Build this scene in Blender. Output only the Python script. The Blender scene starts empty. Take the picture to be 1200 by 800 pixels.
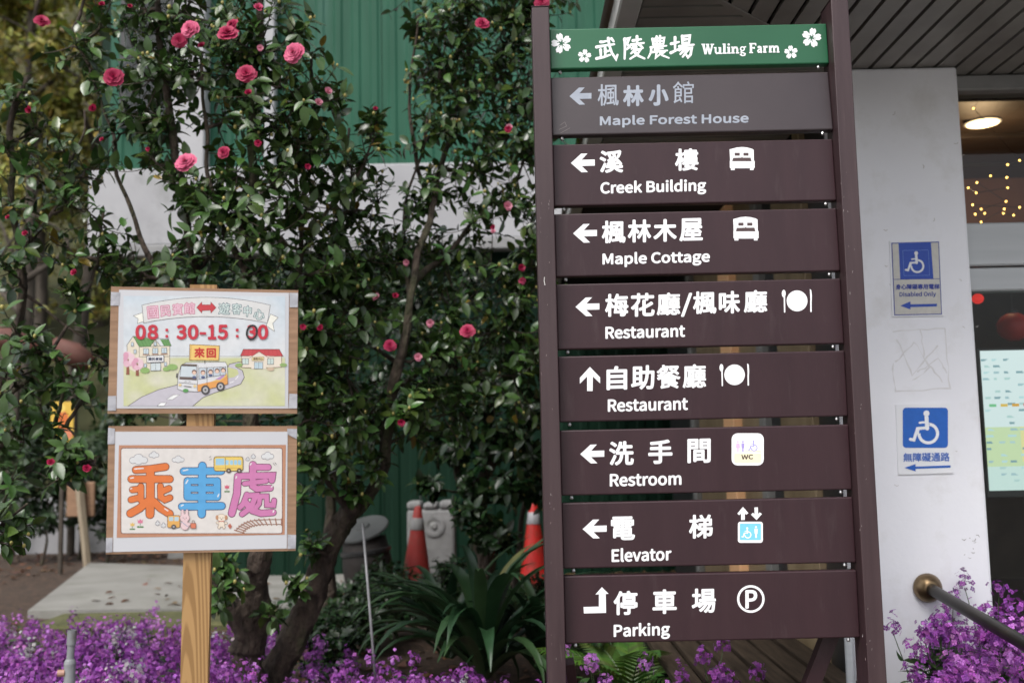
import bpy, bmesh, math, os, random
import numpy as np
from mathutils import Vector, Matrix, noise
from mathutils.geometry import tessellate_polygon
random.seed(7); RNG = np.random.default_rng(11)
R = math.radians
scene = bpy.context.scene
COL = scene.collection

# ------------------------------------------------------------------ camera
FPX = 1167.0                                  # focal length in photo pixels (35 mm on full frame)
PITCH, ROLL = R(5.8), R(1.2)
CAM = Vector((0, 0, 1.25))
_f = Vector((0, math.cos(PITCH), math.sin(PITCH)))
_r0, _u0 = Vector((1, 0, 0)), Vector((0, -math.sin(PITCH), math.cos(PITCH)))
_r = _r0 * math.cos(ROLL) - _u0 * math.sin(ROLL)
_u = _r0 * math.sin(ROLL) + _u0 * math.cos(ROLL)
cd = bpy.data.cameras.new('camera'); cam = bpy.data.objects.new('camera', cd); COL.objects.link(cam)
cd.lens = 35; cd.sensor_width = 36; cd.clip_end = 2000; cd.clip_start = .05
cd.dof.use_dof = True; cd.dof.focus_distance = 2.9; cd.dof.aperture_fstop = 2.8
cam.matrix_world = Matrix(((_r.x, _u.x, -_f.x, CAM.x), (_r.y, _u.y, -_f.y, CAM.y), (_r.z, _u.z, -_f.z, CAM.z), (0, 0, 0, 1)))
scene.camera = cam

# ------------------------------------------------------------------ sky, sun, exposure
SUN_EL, SUN_AZ = R(55), R(208)                # azimuth clockwise from +Y (behind the camera, to its left)
w = bpy.data.worlds.new('World'); scene.world = w; w.use_nodes = True
nt = w.node_tree; bg = nt.nodes['Background']
sky = nt.nodes.new('ShaderNodeTexSky'); sky.sky_type = 'NISHITA'; sky.sun_disc = False
sky.sun_elevation = SUN_EL; sky.sun_rotation = SUN_AZ; sky.air_density = 1.0; sky.dust_density = 4.0; sky.ozone_density = 1.0
hs = nt.nodes.new('ShaderNodeHueSaturation'); hs.inputs['Saturation'].default_value = .3   # overcast: the cloud sheet is nearly grey
nt.links.new(sky.outputs[0], hs.inputs['Color']); nt.links.new(hs.outputs[0], bg.inputs['Color'])
bg.inputs['Strength'].default_value = .13
sl = bpy.data.lights.new('sun', 'SUN'); sl.energy = 1.2; sl.angle = R(25); sl.color = (1, .97, .93)
so = bpy.data.objects.new('sun', sl); COL.objects.link(so)
sd = Vector((math.sin(SUN_AZ) * math.cos(SUN_EL), math.cos(SUN_AZ) * math.cos(SUN_EL), math.sin(SUN_EL)))
so.rotation_euler = sd.to_track_quat('Z', 'Y').to_euler()
vs = scene.view_settings; vs.view_transform = 'Standard'; vs.look = 'None'; vs.gamma = 1; vs.use_curve_mapping = False
vs.exposure = .82
scene.render.engine = 'CYCLES'; scene.cycles.use_denoising = True
scene.cycles.max_bounces = 8; scene.cycles.transparent_max_bounces = 12; scene.cycles.sample_clamp_indirect = 6

# ------------------------------------------------------------------ helpers
def ray(u, v): return _f + _r * ((u - 600) / FPX) - _u * ((v - 400) / FPX)
def at(u, v, Y):
    d = ray(u, v); return CAM + d * ((Y - CAM.y) / d.y)
def atz(u, v, z):
    d = ray(u, v); return CAM + d * ((z - CAM.z) / d.z)
def on_plane(u, v, p, n):
    d = ray(u, v); return CAM + d * ((p - CAM).dot(n) / d.dot(n))
def lin(r, g=None, b=None):
    c = (r, g, b) if g is not None else r
    return tuple(((x / 255) / 12.92 if x / 255 <= .04045 else ((x / 255 + .055) / 1.055) ** 2.4) for x in c)

def tag(o, label=None, cat=None, group=None, kind=None):
    if label: o['label'] = label
    if cat: o['category'] = cat
    if group: o['group'] = group
    if kind: o['kind'] = kind
    return o
def thing(name, label, cat, loc, group=None):
    o = bpy.data.objects.new(name, None); COL.objects.link(o); o.location = loc; o.empty_display_size = .1
    return tag(o, label, cat, group)
def link_mesh(name, me, parent=None, loc=None):
    o = bpy.data.objects.new(name, me); COL.objects.link(o)
    if parent: o.parent = parent
    if loc is not None: o.location = loc
    return o
def origin(t):                                 # world origin of a thing (parts sit at 0,0,0 in it)
    p = Vector((0, 0, 0))
    while t is not None: p += t.location; t = t.parent
    return p

class MB:
    """collects geometry in world coordinates; build() links it as one mesh object under its parent"""
    def __init__(s): s.v = []; s.f = []; s.c = []; s.has_c = False
    def add(s, verts, faces, col=None):
        b = len(s.v); s.v += [tuple(p) for p in verts]; s.f += [tuple(b + i for i in q) for q in faces]
        if col is not None: s.has_c = True
        s.c += [tuple(col) if col is not None else (1, 1, 1)] * len(verts)
        return s
    def addc(s, verts, faces, cols):
        b = len(s.v); s.v += [tuple(p) for p in verts]; s.f += [tuple(b + i for i in q) for q in faces]; s.c += [tuple(c) for c in cols]; s.has_c = True
    def box(s, lo, hi, bev=0.0, mtx=None, seg=1, col=None):
        bm = bmesh.new(); bmesh.ops.create_cube(bm, size=1)
        lo, hi = Vector(lo), Vector(hi); c = (lo + hi) / 2; d = hi - lo
        for p in bm.verts: p.co = Vector((p.co.x * d.x, p.co.y * d.y, p.co.z * d.z)) + c
        if bev > 0: bmesh.ops.bevel(bm, geom=bm.edges[:], offset=bev, segments=seg, affect='EDGES', profile=.5)
        bm.verts.index_update()
        vs_ = [(mtx @ p.co) if mtx else p.co.copy() for p in bm.verts]; fs = [[p.index for p in q.verts] for q in bm.faces]
        bm.free(); return s.add(vs_, fs, col)
    def tube(s, pts, rad, n=8, cap=True, jit=0.0, col=None):
        pts = [Vector(p) for p in pts]; k = len(pts)
        rad = list(rad) if hasattr(rad, '__len__') else [rad] * k
        ref = Vector((0, 0, 1)); vs_ = []; t0 = None; x = None
        for i, p in enumerate(pts):
            t = (pts[min(i + 1, k - 1)] - pts[max(i - 1, 0)]).normalized()
            if x is None:
                x = t.orthogonal().normalized()
            else:
                x = (x - t * x.dot(t)); x = x.normalized() if x.length > 1e-6 else t.orthogonal().normalized()
            y = t.cross(x)
            for j in range(n):
                a = 2 * math.pi * j / n; rr = rad[i]
                if jit: rr *= 1 + jit * noise.noise(Vector((math.cos(a) * 1.6, math.sin(a) * 1.6, 0)) + p * 9) + jit * .45 * noise.noise(Vector((math.cos(a) * 3.5, math.sin(a) * 3.5, 4)) + p * 26)
                vs_.append(p + (x * math.cos(a) + y * math.sin(a)) * rr)
        fs = [(i * n + j, i * n + (j + 1) % n, (i + 1) * n + (j + 1) % n, (i + 1) * n + j) for i in range(k - 1) for j in range(n)]
        if cap: fs += [tuple(range(n - 1, -1, -1)), tuple((k - 1) * n + j for j in range(n))]
        return s.add(vs_, fs, col)
    def lathe(s, base, axis, prof, n=20, col=None):
        axis = Vector(axis).normalized(); x = axis.orthogonal().normalized(); y = axis.cross(x); base = Vector(base); vs_ = []
        for h, r_ in prof:
            for j in range(n):
                a = 2 * math.pi * j / n; vs_.append(base + axis * h + (x * math.cos(a) + y * math.sin(a)) * r_)
        k = len(prof)
        fs = [(i * n + j, i * n + (j + 1) % n, (i + 1) * n + (j + 1) % n, (i + 1) * n + j) for i in range(k - 1) for j in range(n)]
        fs += [tuple(range(n - 1, -1, -1)), tuple((k - 1) * n + j for j in range(n))]
        return s.add(vs_, fs, col)
    def quad(s, a, b, c, d, col=None): return s.add([a, b, c, d], [(0, 1, 2, 3)], col)
    def sphere(s, c, r_, n=8, m=5, sq=1.0, col=None):
        c = Vector(c); prof = [(r_ * sq * -math.cos(math.pi * i / m), max(r_ * math.sin(math.pi * i / m), 1e-4)) for i in range(m + 1)]
        return s.lathe(c, (0, 0, 1), prof, n, col)
    def build(s, name, mat, parent=None, smooth=False, kind=None, label=None, org=None):
        o0 = origin(parent) if parent else (Vector(org) if org is not None else Vector((0, 0, 0)))
        a = np.array(s.v, dtype=np.float64) - np.array(o0)
        me = bpy.data.meshes.new(name); me.from_pydata(a.tolist(), [], s.f)
        if s.has_c:
            at_ = me.attributes.new('Col', 'FLOAT_COLOR', 'POINT')
            at_.data.foreach_set('color', np.hstack([np.array(s.c, dtype=np.float32), np.ones((len(s.c), 1), np.float32)]).ravel())
        if smooth: me.polygons.foreach_set('use_smooth', [True] * len(me.polygons))
        me.materials.append(mat); me.update()
        o = link_mesh(name, me, parent, None if parent else o0)
        if kind: o['kind'] = kind
        if label: o['label'] = label
        return o

# ------------------------------------------------------------------ materials
def mat(name, c1, c2=None, rough=.6, scale=8, detail=5, metal=0, bump=0, bscale=40, attr=False, stretch=None, spec=.5, dirt=None, dscale=3, dthr=(.55, .75), rvar=0, coat=0, trans=0, attr_var=.0, bdist=.01, grain=False):
    m = bpy.data.materials.new(name); m.use_nodes = True; n = m.node_tree; b = n.nodes['Principled BSDF']; L = n.links
    tc = n.nodes.new('ShaderNodeTexCoord'); mp = n.nodes.new('ShaderNodeMapping'); L.new(tc.outputs['Object'], mp.inputs[0])
    if stretch: mp.inputs['Scale'].default_value = stretch
    ns = n.nodes.new('ShaderNodeTexNoise'); ns.inputs['Scale'].default_value = scale; ns.inputs['Detail'].default_value = detail; L.new(mp.outputs[0], ns.inputs['Vector'])
    if grain:                                        # growth rings cut lengthwise: bands bent by slow noise
        wv = n.nodes.new('ShaderNodeTexWave'); wv.wave_type = 'RINGS'; wv.rings_direction = 'Y'; wv.inputs['Scale'].default_value = 48; wv.inputs['Distortion'].default_value = 2.6; wv.inputs['Detail'].default_value = 3; wv.inputs['Detail Scale'].default_value = .9
        m2 = n.nodes.new('ShaderNodeMapping'); m2.inputs['Scale'].default_value = (1.0, 1.0, .045); m2.inputs['Location'].default_value = (.035, .06, -.01); L.new(tc.outputs['Object'], m2.inputs[0]); L.new(m2.outputs[0], wv.inputs['Vector']); ns = wv
    if attr:
        a = n.nodes.new('ShaderNodeAttribute'); a.attribute_name = 'Col'; out = a.outputs['Color']
        if attr_var:
            mr = n.nodes.new('ShaderNodeMapRange'); mr.inputs['From Min'].default_value = .3; mr.inputs['From Max'].default_value = .7
            mr.inputs['To Min'].default_value = 1 - attr_var; mr.inputs['To Max'].default_value = 1 + attr_var; L.new(ns.outputs['Fac'], mr.inputs['Value'])
            vm = n.nodes.new('ShaderNodeVectorMath'); vm.operation = 'SCALE'; L.new(out, vm.inputs[0]); L.new(mr.outputs[0], vm.inputs['Scale']); out = vm.outputs[0]
    else:
        rp = n.nodes.new('ShaderNodeValToRGB'); e = rp.color_ramp.elements
        e[0].position = .32; e[1].position = .68; e[0].color = (*c1, 1); e[1].color = (*(c2 or c1), 1); L.new(ns.outputs['Fac'], rp.inputs[0]); out = rp.outputs[0]
    if dirt is not None:
        n2 = n.nodes.new('ShaderNodeTexNoise'); n2.inputs['Scale'].default_value = dscale; n2.inputs['Detail'].default_value = 8; n2.inputs['Roughness'].default_value = .65
        L.new(mp.outputs[0], n2.inputs['Vector'])
        mr = n.nodes.new('ShaderNodeMapRange'); mr.inputs['From Min'].default_value, mr.inputs['From Max'].default_value = dthr; L.new(n2.outputs['Fac'], mr.inputs['Value'])
        mx = n.nodes.new('ShaderNodeMix'); mx.data_type = 'RGBA'; L.new(mr.outputs[0], mx.inputs['Factor']); L.new(out, mx.inputs['A']); mx.inputs['B'].default_value = (*dirt, 1); out = mx.outputs['Result']
    L.new(out, b.inputs['Base Color'])
    b.inputs['Roughness'].default_value = rough; b.inputs['Metallic'].default_value = metal; b.inputs['Specular IOR Level'].default_value = spec
    if coat: b.inputs['Coat Weight'].default_value = coat; b.inputs['Coat Roughness'].default_value = .2
    if rvar:
        n3 = n.nodes.new('ShaderNodeTexNoise'); n3.inputs['Scale'].default_value = 6; n3.inputs['Detail'].default_value = 6; L.new(tc.outputs['Object'], n3.inputs['Vector'])
        mr = n.nodes.new('ShaderNodeMapRange'); mr.inputs['To Min'].default_value = rough - rvar; mr.inputs['To Max'].default_value = rough + rvar; L.new(n3.outputs['Fac'], mr.inputs['Value']); L.new(mr.outputs[0], b.inputs['Roughness'])
    if bump:
        nb = n.nodes.new('ShaderNodeTexNoise'); nb.inputs['Scale'].default_value = bscale; nb.inputs['Detail'].default_value = 6; L.new(mp.outputs[0], nb.inputs['Vector'])
        bp = n.nodes.new('ShaderNodeBump'); bp.inputs['Strength'].default_value = bump; bp.inputs['Distance'].default_value = bdist; L.new(nb.outputs['Fac'], bp.inputs['Height']); L.new(bp.outputs[0], b.inputs['Normal'])
    if trans:
        tr = n.nodes.new('ShaderNodeBsdfTranslucent'); L.new(out, tr.inputs['Color']); mxs = n.nodes.new('ShaderNodeMixShader'); mxs.inputs[0].default_value = trans
        L.new(b.outputs[0], mxs.inputs[1]); L.new(tr.outputs[0], mxs.inputs[2]); L.new(mxs.outputs[0], n.nodes['Material Output'].inputs[0])
    return m
def emit(name, c, s):
    m = bpy.data.materials.new(name); m.use_nodes = True; n = m.node_tree; b = n.nodes['Principled BSDF']
    b.inputs['Base Color'].default_value = (*c, 1); b.inputs['Emission Color'].default_value = (*c, 1); b.inputs['Emission Strength'].default_value = s; return m
def glass_mat(name):
    m = bpy.data.materials.new(name); m.use_nodes = True; n = m.node_tree; n.nodes.remove(n.nodes['Principled BSDF'])
    t = n.nodes.new('ShaderNodeBsdfTransparent'); t.inputs[0].default_value = (.82, .86, .85, 1); g = n.nodes.new('ShaderNodeBsdfGlossy'); g.inputs['Roughness'].default_value = .02
    fr = n.nodes.new('ShaderNodeFresnel'); fr.inputs[0].default_value = 1.45; x = n.nodes.new('ShaderNodeMixShader')
    n.links.new(fr.outputs[0], x.inputs[0]); n.links.new(t.outputs[0], x.inputs[1]); n.links.new(g.outputs[0], x.inputs[2]); n.links.new(x.outputs[0], n.nodes['Material Output'].inputs[0]); return m

M = {}
M['brown'] = mat('brown_enamel', (.0300, .0128, .0168), (.0370, .0162, .0205), rough=.42, scale=5, stretch=(3, 3, .6), bump=.04, bscale=60, dirt=(.062, .040, .043), dscale=9, dthr=(.56, .92), rvar=.12, spec=.36)
M['brown_faded_sheen'] = mat('faded_sheen_enamel', (.036, .026, .030), (.046, .034, .038), rough=.4, scale=4, bump=.03, bscale=60, dirt=(.072, .06, .062), dscale=9, dthr=(.66, .9), rvar=.06)  # fading plus a greyish sky sheen, both put into the base colour
M['brown_post'] = mat('brown_post_enamel', (.034, .0165, .0195), (.050, .0275, .0305), rough=.45, scale=7, stretch=(6, 6, .35), bump=.05, bscale=50, dirt=(.12, .085, .083), dscale=20, dthr=(.64, .9), rvar=.08)
M['green_sign'] = mat('green_enamel', (.009, .088, .037), (.012, .105, .045), rough=.38, scale=3, bump=.02, bscale=50, rvar=.06)
M['vinyl'] = mat('white_reflective_vinyl', (.86, .86, .88), (.9, .9, .92), rough=.35, scale=6)
M['vinyl_dull'] = mat('dulled_vinyl', (.27, .30, .36), (.33, .36, .42), rough=.5, scale=30)
M['ink'] = mat('printed_ink', (1, 1, 1), attr=True, rough=.5, scale=60, attr_var=.05)
M['paper'] = mat('laminated_paper', (.47, .47, .50), (.515, .515, .54), rough=.36, scale=3, bump=.05, bscale=9)
M['plate'] = mat('plaque_plastic', (.72, .73, .77), (.78, .79, .82), rough=.4, scale=5)
M['ply'] = mat('plywood_edge', (.22, .125, .072), (.31, .185, .11), rough=.65, scale=9, stretch=(1, 1, 9), bump=.12, bscale=50, dirt=(.2, .11, .06), dscale=10)
M['pine'] = mat('pine_post_wood', (.25, .135, .047), (.37, .215, .085), rough=.5, stretch=(4, 4, .22), bump=.06, bscale=60, grain=True, dirt=(.2, .11, .045), dscale=7, dthr=(.55, .85))
M['tape'] = mat('clear_packing_tape', (.28, .28, .31), (.42, .42, .45), rough=.28, scale=25, bump=.25, bscale=60)
M['screw'] = mat('steel_screw', (.5, .5, .5), rough=.3, metal=1)
M['pillar'] = mat('white_painted_concrete', (.74, .745, .80), (.80, .805, .85), rough=.5, scale=2.5, bump=.08, bscale=45, dirt=(.58, .57, .57), dscale=5, dthr=(.52, .9), rvar=.1)
M['soffit'] = mat('grey_soffit_board', (.19, .18, .168), (.25, .24, .222), rough=.45, scale=6, bump=.05)
M['soffit_dark'] = mat('soffit_gap', (.012, .012, .012), rough=.9)
M['fascia'] = mat('white_fascia_board', (.42, .42, .40), (.55, .55, .53), rough=.6, scale=6, dirt=(.25, .25, .23), dscale=5)
M['steel_white'] = mat('pale_steel_transom', (.42, .44, .46), (.48, .5, .52), rough=.35, scale=4, stretch=(.3, 1, 6))
M['frame_dark'] = mat('dark_window_frame', (.03, .03, .032), rough=.4)
M['tan_wall'] = mat('tan_cladding', (.22, .16, .09), (.33, .25, .15), rough=.6, scale=5, stretch=(1, 1, .3), bump=.05)
M['grey_wall'] = mat('grey_render', (.2, .2, .19), (.26, .26, .25), rough=.7, scale=4)
M['room_wall'] = mat('peach_interior_wall', (.30, .13, .075), (.38, .175, .10), rough=.8, scale=2)
M['room_dark'] = mat('dark_timber_ceiling', (.035, .026, .02), (.055, .04, .032), rough=.5, scale=6, stretch=(1, 8, 1))
M['glass'] = glass_mat('window_glass')
M['brass'] = mat('aged_brass', (.15, .105, .06), (.25, .18, .105), rough=.36, metal=1, scale=12)
M['rail'] = mat('dark_bronze_rail', (.009, .0075, .0065), (.018, .014, .011), rough=.38, metal=.0, spec=.3, scale=14, dirt=(.045, .03, .018), dscale=18, dthr=(.6, .8))
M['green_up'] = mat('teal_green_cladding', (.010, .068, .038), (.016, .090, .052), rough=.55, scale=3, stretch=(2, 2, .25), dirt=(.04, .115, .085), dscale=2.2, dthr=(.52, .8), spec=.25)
M['green_lo'] = mat('shaded_green_cladding', (.0025, .0165, .0085), (.004, .023, .012), rough=.6, scale=3, stretch=(2, 2, .3), dirt=(.006, .02, .012), dscale=3, spec=.15)  # deep green, with the shade below the band darkened into the colour
M['white_band'] = mat('white_concrete_band', (.30, .30, .315), (.38, .38, .395), rough=.7, scale=2, dirt=(.2, .205, .2), dscale=2.5, dthr=(.55, .8))
M['grey_metal'] = mat('grey_gutter_metal', (.2, .2, .2), (.26, .26, .26), rough=.5)
M['concrete'] = mat('concrete_slab', (.19, .185, .17), (.25, .245, .225), rough=.85, scale=2.5, bump=.2, bscale=30, dirt=(.15, .15, .125), dscale=3, dthr=(.5, .8))
M['soil'] = mat('soil_and_leaf_litter', (.026, .017, .011), (.062, .037, .024), rough=.95, scale=9, detail=10, bump=.9, bscale=30, dirt=(.13, .075, .045), dscale=24, dthr=(.56, .66))
M['moss'] = mat('mossy_strip', (.055, .06, .02), (.10, .10, .04), rough=.95, scale=8, bump=.6, bscale=50)
M['hill'] = mat('wooded_hill_floor', (.026, .030, .008), (.055, .052, .016), rough=1, scale=.6, detail=8, bump=.5, bscale=5)
M['bark'] = mat('camellia_bark', (.026, .018, .0135), (.088, .064, .048), rough=.95, scale=26, stretch=(1, 1, .45), detail=10, bump=1.0, bdist=.035, bscale=42, dirt=(.045, .055, .02), dscale=6, dthr=(.5, .7))
M['bark_far'] = mat('hillside_bark', (.045, .036, .028), (.085, .07, .055), rough=.95, scale=5, bump=.5)
M['leaf'] = mat('camellia_leaf', (1, 1, 1), attr=True, rough=.26, spec=.5, scale=50, attr_var=.18, trans=.07, bump=.12, bscale=40)
M['leaf_soft'] = mat('soft_leaf', (1, 1, 1), attr=True, rough=.5, scale=30, attr_var=.15, trans=.18)
M['petal'] = mat('flower_petal', (1, 1, 1), attr=True, rough=.6, scale=60, attr_var=.1, trans=.22)
M['bud'] = mat('camellia_bud', (.22, .20, .05), (.36, .30, .09), rough=.45, scale=40)
M['cone'] = mat('orange_cone_plastic', (.46, .014, .012), (.52, .02, .014), rough=.45, scale=6, dirt=(.2, .04, .025), dscale=12, dthr=(.48, .75))
M['cone_old'] = mat('weathered_cone_plastic', (.21, .013, .011), (.27, .022, .017), rough=.65, scale=6, dirt=(.12, .05, .035), dscale=9, dthr=(.5, .75))
M['cone_band'] = mat('reflective_band', (.32, .33, .35), (.4, .4, .42), rough=.4, dirt=(.16, .13, .12), dscale=14, dthr=(.5, .75))
M['stone'] = mat('pale_carved_stone', (.16, .16, .16), (.24, .24, .24), rough=.85, scale=9, bump=.5, bscale=22, dirt=(.17, .18, .15), dscale=6)
M['barrel'] = mat('dark_barrel', (.010, .0075, .0065), (.018, .013, .011), rough=.75, scale=9, stretch=(1, 1, .3))
M['lid'] = mat('grey_tin_lid', (.05, .053, .053), (.085, .09, .09), rough=.45, scale=5)
M['pipe'] = mat('grey_plastic_pipe', (.23, .24, .25), (.30, .31, .32), rough=.45, scale=10, dirt=(.16, .13, .1), dscale=14)
M['tap'] = mat('weathered_valve', (.36, .19, .14), (.44, .25, .19), rough=.5)
M['tin_pole'] = mat('galvanised_pole', (.2, .2, .21), (.28, .28, .29), rough=.5, metal=.3, scale=20)
M['wood_step'] = mat('weathered_timber', (.028, .02, .014), (.06, .043, .03), rough=.9, spec=.2, scale=8, stretch=(6, .5, 6), bump=.3)
M['rust'] = mat('rust_brown_timber', (.095, .036, .027), (.14, .054, .04), rough=.75, scale=6, bump=.2)
M['stake'] = mat('grey_brown_stake', (.25, .2, .14), (.34, .28, .2), rough=.8, scale=10, stretch=(4, 4, .4))
M['lantern'] = mat('red_lantern_cloth', (.5, .012, .012), (.6, .02, .018), rough=.5)
M['bulb'] = emit('warm_bulb', (1, .55, .12), 5)
M['downlight'] = emit('warm_downlight', (1, .68, .36), 3.2)
M['lit_window'] = emit('lit_window', (1, .58, .3), .014)
M['redbulb'] = emit('red_bulb', (1, .03, .02), .35)
M['screen'] = bpy.data.materials.new('lit_screen')
_m = M['screen']; _m.use_nodes = True; _b = _m.node_tree.nodes['Principled BSDF']; _a = _m.node_tree.nodes.new('ShaderNodeAttribute'); _a.attribute_name = 'Col'
_m.node_tree.links.new(_a.outputs['Color'], _b.inputs['Emission Color']); _b.inputs['Base Color'].default_value = (.02, .02, .02, 1); _b.inputs['Emission Strength'].default_value = .55; _b.inputs['Roughness'].default_value = .2

# ------------------------------------------------------------------ flat print (lettering, drawings)
_font_cache = {}
try: FONT = bpy.data.fonts.load(os.path.join(bpy.utils.system_resource('DATAFILES'), 'fonts', 'Noto Sans CJK Regular.woff2'))   # Blender's own bundled font
except Exception: FONT = None
def glyphs(body):
    if body not in _font_cache:
        c = bpy.data.curves.new('lettering', 'FONT'); c.body = body
        if FONT: c.font = FONT
        c.size = 1; c.resolution_u = 4
        o = bpy.data.objects.new('lettering', c); COL.objects.link(o); bpy.context.view_layer.update()
        me = bpy.data.meshes.new_from_object(o.evaluated_get(bpy.context.evaluated_depsgraph_get()))
        v = np.array([p.co[:2] for p in me.vertices]); f = [tuple(p.vertices) for p in me.polygons]
        bpy.data.objects.remove(o); bpy.data.curves.remove(c); bpy.data.meshes.remove(me)
        _font_cache[body] = (v, f)
    return _font_cache[body]
for _b in list('楓林小館溪樓木屋梅花廳/味自助餐洗手間電梯停車場國民賓遊客中心來回01358-P') + ['Maple Forest House', 'Creek Building', 'Maple Cottage', 'Restaurant', 'Restroom', 'Elevator', 'Parking', 'WC', '身心障礙專用電梯', 'Disabled Only', '無障礙通路', '國民賓館', '遊客中心']: glyphs(_b)
class Ink:
    """flat print laid on a surface: mapf turns photo/drawing coordinates into world points, n is the surface normal"""
    EPS = 2.2e-5
    def __init__(s, mapf, n, base=.0004, col=None): s.m = mapf; s.n = Vector(n).normalized(); s.h = base; s.mb = MB(); s.gain = 1.0
    def P(s, p, extra=0): return s.m(p[0], p[1]) + s.n * (s.h + extra)
    def up(s): s.h += s.EPS
    def poly(s, pts, col):
        s.up(); pv = [Vector((p[0], p[1], 0)) for p in pts]
        s.mb.add([s.P(p) for p in pts], [tuple(t) for t in tessellate_polygon([pv])], col)
    def stroke(s, pts, w, col, closed=False, caps=True):
        s.up(); p = [Vector((a[0], a[1])) for a in pts]; k = len(p)
        ws = list(w) if hasattr(w, '__len__') else [w] * k
        L, Rr = [], []
        for i in range(k):
            a = p[i - 1] if (i > 0 or closed) else None; b = p[(i + 1) % k] if (i < k - 1 or closed) else None
            d1 = (p[i] - a).normalized() if a is not None else None; d2 = (b - p[i]).normalized() if b is not None else None
            d1 = d1 or d2; d2 = d2 or d1
            n1 = Vector((-d1.y, d1.x)); n2 = Vector((-d2.y, d2.x)); n = (n1 + n2)
            n = n.normalized() if n.length > 1e-3 else n1
            q = ws[i] / 2 / max(.45, n.dot(n1)); L.append(p[i] + n * q); Rr.append(p[i] - n * q)
        vs_ = L + Rr; fs = [(i, (i + 1) % k, k + (i + 1) % k, k + i) for i in range(k if closed else k - 1)]
        if caps and not closed:
            for i, j in ((0, 1), (k - 1, k - 2)):
                d = (p[i] - p[j]).normalized(); a0 = math.atan2(d.y, d.x); b0 = len(vs_)
                vs_ = vs_ + [p[i] + Vector((math.cos(a0 + t), math.sin(a0 + t))) * ws[i] / 2 for t in [math.pi * (q / 6 - .5) for q in range(7)]]
                fs.append(tuple(range(b0, b0 + 7)))
        s.mb.add([s.P(q) for q in vs_], fs, col)
    def ell(s, c, rx, ry, col, n=18, a0=0, a1=2 * math.pi):
        s.poly([(c[0] + rx * math.cos(a0 + (a1 - a0) * i / n), c[1] + ry * math.sin(a0 + (a1 - a0) * i / n)) for i in range(n)], col)
    def ring(s, c, r_, w, col, n=28): s.stroke([(c[0] + r_ * math.cos(2 * math.pi * i / n), c[1] + r_ * math.sin(2 * math.pi * i / n)) for i in range(n)], w, col, closed=True)
    def rrect(s, x0, y0, x1, y1, r_, col):
        pts = []
        for cx, cy, a in ((x1 - r_, y1 - r_, 0), (x0 + r_, y1 - r_, 90), (x0 + r_, y0 + r_, 180), (x1 - r_, y0 + r_, 270)):
            pts += [(cx + r_ * math.cos(R(a + t)), cy + r_ * math.sin(R(a + t))) for t in (0, 22, 45, 68, 90)]
        s.poly(pts, col)
    def text(s, body, x0, y0, x1, y1, col, bold=0.0, skew=0.0, rot=0.0, n=8, ext=None):
        """ink box x0..x1, y0 (top)..y1 (bottom); skew = rise of the base line over the box width; bold = extra stroke radius"""
        v, f = glyphs(body); lo, hi = v.min(0), v.max(0)
        if ext: lo = np.array([lo[0], min(lo[1], ext[0])]); hi = np.array([hi[0], max(hi[1], ext[1])])
        x0 += bold; x1 -= bold; y0 += bold; y1 -= bold
        X = x0 + (v[:, 0] - lo[0]) / (hi[0] - lo[0]) * (x1 - x0); Yv = y1 - (v[:, 1] - lo[1]) / (hi[1] - lo[1]) * (y1 - y0)
        Yv = Yv - skew * (X - x0) / max(x1 - x0, 1e-6)
        if rot:
            cx, cy = (x0 + x1) / 2, (y0 + y1) / 2; c, q = math.cos(rot), math.sin(rot); X, Yv = cx + (X - cx) * c - (Yv - cy) * q, cy + (X - cx) * q + (Yv - cy) * c
        offs = [(0, 0)] if bold <= 0 else [(bold * math.cos(2 * math.pi * i / n), bold * math.sin(2 * math.pi * i / n)) for i in range(n)]
        for i, (dx, dy) in enumerate(offs):
            s.h += s.EPS * .25
            s.mb.add([s.P((a + dx, b + dy)) for a, b in zip(X, Yv)], f, col)
        s.up()
    def build(s, name, parent, mat_=None, label=None):
        if not s.mb.v: return None
        if s.gain != 1: s.mb.c = [tuple(x * s.gain for x in c) for c in s.mb.c]
        return s.mb.build(name, mat_ or M['ink'], parent, label=label)

# ================================================================== SETTING
def grid_sheet(name, x0, x1, y0, y1, nx, ny, zf, m):
    xs = np.linspace(x0, x1, nx + 1); ys = np.linspace(y0, y1, ny + 1)
    v = [(x, y, zf(x, y)) for y in ys for x in xs]
    f = [(j * (nx + 1) + i, j * (nx + 1) + i + 1, (j + 1) * (nx + 1) + i + 1, (j + 1) * (nx + 1) + i) for j in range(ny) for i in range(nx)]
    mb = MB(); mb.add(v, f); o = mb.build(name, m, smooth=True); o['kind'] = 'structure'; return o
def gz(x, y):
    return .03 * noise.noise(Vector((x * .8, y * .8, 0))) if -12 < x < 12 and -3 < y < 20 else 0
mb = MB(); mb.quad((-600, -600, -.06), (600, -600, -.06), (600, 600, -.06), (-600, 600, -.06))
tag(mb.build('ground', M['soil']), kind='structure')
grid_sheet('garden_soil', -14, 8, 2.2, 18, 110, 80, gz, M['soil'])
mb = MB(); mb.quad((-30, -30, -.05), (30, -30, -.05), (30, 2.2, -.05), (-30, 2.2, -.05)); tag(mb.build('road', M['concrete']), kind='structure')

def hz(x, y):
    k = max(0, y - 13.5); h = k * .42 + (k * k * .012) + .5 * noise.noise(Vector((x * .25, y * .25, 3))) * min(1, k * .3)
    return max(-.2, h * min(1.0, max(.35, (2 - x) / 9)))
grid_sheet('hill', -45, 45, 13, 60, 60, 40, hz, M['hill'])

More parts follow.
